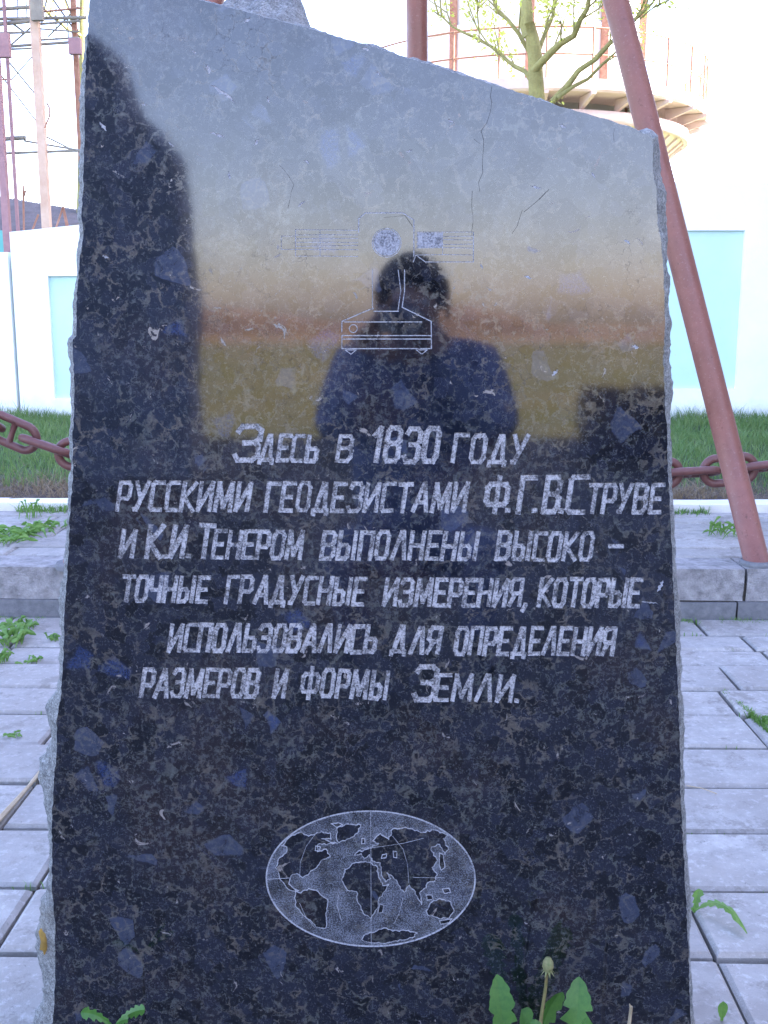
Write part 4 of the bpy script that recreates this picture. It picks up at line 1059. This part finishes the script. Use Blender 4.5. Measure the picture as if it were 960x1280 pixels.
# ------------------------------------------------------------------ things the polished face mirrors
# reeds on the far side of the meadow
vs = []; fs = []; r = random.Random(2); n = 300
for i in range(n+1):
    x = -150+300*i/n; h = max(.1, (1.5+1.1*noise.noise((x*.11, 0, 0)))*(1-.75*min(1, max(0, (x-4)/12)))+.1*r.random()); vs += [(x, -70, -.1), (x, -71, h*.7), (x, -73, h), (x, -75, -.1)]
for i in range(n):
    for k in range(3): a = i*4+k; fs.append((a, a+1, a+5, a+4))
o = mesh('reed_bed', vs, fs, M['reed']); o['kind'] = 'stuff'; tag(o, 'belt of dry ochre reeds beyond the meadow, mirrored in the slab', 'reeds')
# low shrub row added as a dark shape for the slab to mirror
vs = []; fs = []; r = random.Random(5)
mb = MB()
hx0, hx1, hy0, hy1, hz = 1.42, 4.6, -5.9, -5.2, .48
for k in range(9000):
    c_ = Vector((r.uniform(hx0, hx1), r.uniform(hy0, hy1), r.uniform(0, hz)+r.gauss(0, .012))); u = Vector((r.gauss(0, 1), r.gauss(0, 1), r.gauss(0, 1))).normalized(); v = u.orthogonal().normalized(); s_ = r.uniform(.02, .045); b = len(vs)
    vs += [c_-u*s_, c_+v*s_*.5, c_+u*s_, c_-v*s_*.5]; fs.append((b, b+1, b+2, b+3))
hd = thing('added_hedge', 'low clipped dark shrub row added behind the photographer so the slab right edge mirrors dark', 'added_hedge', (3, -5.5, 0))
o = mesh('leaves', vs, fs, M['added_hedge'], hd); o['kind'] = 'stuff'
for k in range(8): MB().tube([(hx0+.2+k*.4, -5.55, -.02), (hx0+.24+k*.4, -5.5, .3)], [.02, .01], 6).build('stem', M['bark'], hd)
# unseen building, added to cast the shade over the place
bd = thing('added_shade_building', 'long pale brick building added out of view to shade the terrace', 'building', (10, 2, 0))
bx0, bx1, by0, by1, bh = 10.0, 21.0, -6.6, 16.2, 12.5
MB().box((bx0, by0, -.1), (bx1, by1, bh)).build('wall', M['bwall'], bd)
MB().box((bx0-.3, by0-.0, bh+.002), (bx1+.3, by1+.0, bh+.3)).build('roof', M['shed_roof'], bd)
for fl in range(4):
    for k in range(10):
        y0 = by0+1.0+k*2.2; z0 = .9+fl*3.0
        wdw = MB().box((bx0-.05, y0-.06, z0-.06), (bx0-.002, y0+1.16, z0+1.56)).build('window', M['frame'], bd)
        for q in range(2): MB().box((bx0-.06, y0+.02+q*.56, z0+.04), (bx0-.052, y0+.52+q*.56, z0+1.46)).build('pane', M['glass'], wdw)

# ------------------------------------------------------------------ people (seen as reflections)
def figure(name, label, joints, edges, root, regions, mats, loc):
    t = thing(name, label, 'person', loc)
    me = bpy.data.meshes.new('body'); keys = list(joints); idx = {k: i for i, k in enumerate(keys)}
    me.from_pydata([joints[k][0] for k in keys], [(idx[a], idx[b]) for a, b in edges], [])
    o = bpy.data.objects.new('body_tmp', me); C.objects.link(o)
    sk_ = o.modifiers.new('skin', 'SKIN'); sk_.use_smooth_shade = True
    for k, d in zip(keys, me.skin_vertices[0].data):
        rr = joints[k][1]; d.radius = (rr, rr) if not hasattr(rr, '__len__') else rr; d.use_root = (k == root)
    sb = o.modifiers.new('sub', 'SUBSURF'); sb.levels = 2; sb.render_levels = 2
    bpy.context.view_layer.update(); dg = bpy.context.evaluated_depsgraph_get(); m2 = bpy.data.meshes.new_from_object(o.evaluated_get(dg))
    C.objects.unlink(o); bpy.data.objects.remove(o)
    m2.name = 'body'; m2.materials.clear()
    for mm in mats: m2.materials.append(mm)
    segs = [(Vector(joints[a][0]), Vector(joints[b][0]), regions(a, b)) for a, b in edges]
    for p in m2.polygons:
        cpt = p.center; best = min(segs, key=lambda s_: (geometry.intersect_point_line(cpt, s_[0], s_[1])[0]-cpt).length if 0 <= geometry.intersect_point_line(cpt, s_[0], s_[1])[1] <= 1 else min((cpt-s_[0]).length, (cpt-s_[1]).length))
        p.material_index = best[2]; p.use_smooth = True
    for v in m2.vertices: v.co = v.co-Vector(loc)
    ob = bpy.data.objects.new('body', m2); C.objects.link(ob); ob.parent = t
    return t
def hand(J, E, wrist, W, fwd, side, up, s):
    """palm, four fingers and a thumb growing from the wrist"""
    W = Vector(W); fwd = Vector(fwd).normalized(); side = Vector(side).normalized(); up = Vector(up).normalized()
    pk = wrist+'palm'; J[pk] = (tuple(W+fwd*.05), (.034, .020)); E.append((wrist, pk))
    for i, (o_, L) in enumerate(((-.030, .062), (-.010, .072), (.010, .068), (.030, .052))):
        k1, k2, k3 = f'{wrist}f{i}a', f'{wrist}f{i}b', f'{wrist}f{i}c'
        p1 = W+fwd*.088+side*o_; p2 = p1+fwd*L*.45-up*.012; p3 = p2+fwd*L*.35-up*.028
        J[k1] = (tuple(p1), .0095); J[k2] = (tuple(p2), .0085); J[k3] = (tuple(p3), .0075); E += [(pk, k1), (k1, k2), (k2, k3)]
    k1, k2 = f'{wrist}ta', f'{wrist}tb'; J[k1] = (tuple(W+fwd*.045-side*.042*s-up*.01), .011); J[k2] = (tuple(W+fwd*.078-side*.052*s-up*.02), .0095); E += [(pk, k1), (k1, k2)]
def reg(a, b):
    s_ = a+b
    if 'head' in s_ or 'nose' in s_ or 'palm' in s_ or any(x in b for x in ('f0', 'f1', 'f2', 'f3', 'ta', 'tb')): return 0
    if 'toe' in s_: return 3
    if 'knee' in s_ or 'ankle' in s_ or 'hip' in s_: return 2
    return 1
def head_parts(t, hc, fwd, r_):
    """hair cap, ears, eyes, mouth"""
    hc = Vector(hc); fwd = Vector(fwd).normalized(); sd_ = Vector((-fwd.y, fwd.x, 0)).normalized(); vs = []; fs = []; nr, nk = 9, 18
    for i in range(nr):
        th = pi*.52*i/(nr-1)
        for k in range(nk):
            a = 2*pi*k/nk; d = sd_*cos(a)+fwd*sin(a); lim = th*(.72 if sin(a) > .3 else 1.15)
            vs.append(hc+d*sin(lim)*(r_+.006)+Vector((0, 0, cos(lim)*(r_*1.12+.008)))-fwd*.008+Vector((0, 0, .018)))
    for i in range(nr-1):
        for k in range(nk): fs.append((i*nk+k, i*nk+(k+1) % nk, (i+1)*nk+(k+1) % nk, (i+1)*nk+k))
    mesh('hair', vs, fs, M['hair'], t, True)
    for s_ in (-1, 1):
        c_ = hc+sd_*s_*(r_*.98)+Vector((0, 0, -.005)); mb = MB(); mb.tube([c_+fwd*.012*cos(a)+Vector((0, 0, .026*sin(a))) for a in [2*pi*q/12 for q in range(12)]], .006, 6, closed=True); mb.build('ear', M['skin'], t, True)
        e = hc+fwd*(r_*.93)+sd_*s_*.031+Vector((0, 0, .002)); mb = MB(); mb.lathe([(0, e.z+.009), (.008, e.z+.005), (.011, e.z), (.008, e.z-.005), (0, e.z-.009)], (e.x, e.y), 10); mb.build('eye', M['frame'], t, True)
    mo = hc+fwd*(r_*.90)+Vector((0, 0, -.055)); MB().tube([mo-sd_*.024, mo+fwd*.006, mo+sd_*.024], [.003, .006, .003], 6).build('mouth', M['trousers'], t, True)
bxx = .045
J = {'pelvis': ((bxx, -.50, .36), .125), 'spine': ((bxx, -.46, .52), (.19, .13)), 'chest': ((bxx, -.38, .70), (.20, .13)), 'uchest': ((bxx, -.28, .83), (.14, .10)), 'neck': ((bxx-.005, -.20, .925), .060), 'headlow': ((bxx-.01, -.15, .97), (.070, .076)), 'headmid': ((bxx-.015, -.135, 1.035), (.086, .094)), 'headtop': ((bxx-.015, -.145, 1.095), .070), 'nose': ((bxx-.015, -.045, 1.01), .012)}
E = [('pelvis', 'spine'), ('spine', 'chest'), ('chest', 'uchest'), ('uchest', 'neck'), ('neck', 'headlow'), ('headlow', 'headmid'), ('headmid', 'headtop'), ('headmid', 'nose')]
for s_, n_ in ((-1, 'l'), (1, 'r')):
    J['sh'+n_] = ((bxx+s_*.175, -.25, .875), .072); J['el'+n_] = ((bxx+s_*.205, -.10, .71), .066); J['wr'+n_] = ((bxx-.04+s_*.10, -.075, .93), .036)
    E += [('uchest', 'sh'+n_), ('sh'+n_, 'el'+n_), ('el'+n_, 'wr'+n_)]
    hand(J, E, 'wr'+n_, J['wr'+n_][0], (-s_*.45, .25, .75), (s_*.2, .3, -.1), (s_*.3, -.8, 0), s_)
    J['hip'+n_] = ((bxx+s_*.10, -.49, .33), .095); J['knee'+n_] = ((bxx+s_*.19, -.12, .42), .068); J['ankle'+n_] = ((bxx+s_*.17, -.36, .10), .046); J['toe'+n_] = ((bxx+s_*.19, -.20, .045), .042)
    E += [('pelvis', 'hip'+n_), ('hip'+n_, 'knee'+n_), ('knee'+n_, 'ankle'+n_), ('ankle'+n_, 'toe'+n_)]
ph = figure('person', 'crouching person in a blue jacket photographing the slab, seen mirrored in its middle', J, E, 'pelvis', reg, [M['skin'], M['jacket'], M['jacket'], M['shoe']], (bxx, -.36, 0))
head_parts(ph, (bxx-.015, -.135, 1.04), (0, 1, 0), .090)
cm = thing('compact_camera', 'small compact camera held up to the crouching person face', 'camera', (0, -.03, .97))
bevel(MB().box((-.048, -.040, .968), (.048, -.016, 1.03)).build('case', M['silver'], cm), .004)
mb = MB(); mb.tube([(0, -.017, 1.0), (0, -.006, 1.0)], [.021, .019], 24); mb.build('lens', M['lens'], cm, True)
# the dark standing stone behind the photographer
stn = thing('standing_stone', 'tall dark rough stone behind the photographer, mirrored along the slab left side', 'stone', (-1.65, -3.7, 0))
prof = [(-1.20, -.05), (-1.21, .6), (-1.20, 1.2), (-1.235, 1.7), (-1.27, 1.93), (-1.36, 2.04), (-1.47, 2.12), (-1.53, 2.28), (-1.58, 2.45), (-1.75, 2.55), (-2.0, 2.5), (-2.12, 2.2), (-2.15, 1.2), (-2.2, -.05)]
pr = []
for i in range(len(prof)):
    a = Vector(prof[i]); b = Vector(prof[(i+1) % len(prof)]); n = max(1, int((b-a).length/.05))
    for k in range(n): pr.append(a.lerp(b, k/n))
vs = []; fs = []; n = len(pr); ys = (-3.50, -3.49, -3.53, -3.6, -3.7, -3.8, -3.86, -3.9); sc_ = (.93, .98, 1, 1.01, 1, 1.01, .99, .94); cc_ = Vector((-1.65, 1.2))
for y_, f in zip(ys, sc_):
    for p in pr:
        q = cc_+(p-cc_)*f; v = Vector((q.x, y_, q.y)); vs.append(v+noise.noise_vector(v*5)*.03+noise.noise_vector(v*17)*.012)
for r_ in range(len(ys)-1):
    for i in range(n): fs.append((r_*n+i, r_*n+(i+1) % n, (r_+1)*n+(i+1) % n, (r_+1)*n+i))
fs += [tuple(range(n))[::-1], tuple(range((len(ys)-1)*n, len(ys)*n))]
mesh('block', vs, fs, M['darkstone'], stn)
mesh('plinth', *(lambda b: (b.v, b.f))(MB().box((-2.35, -4.1, -.05), (-1.05, -3.35, .10))), M['riser_dark'], stn)
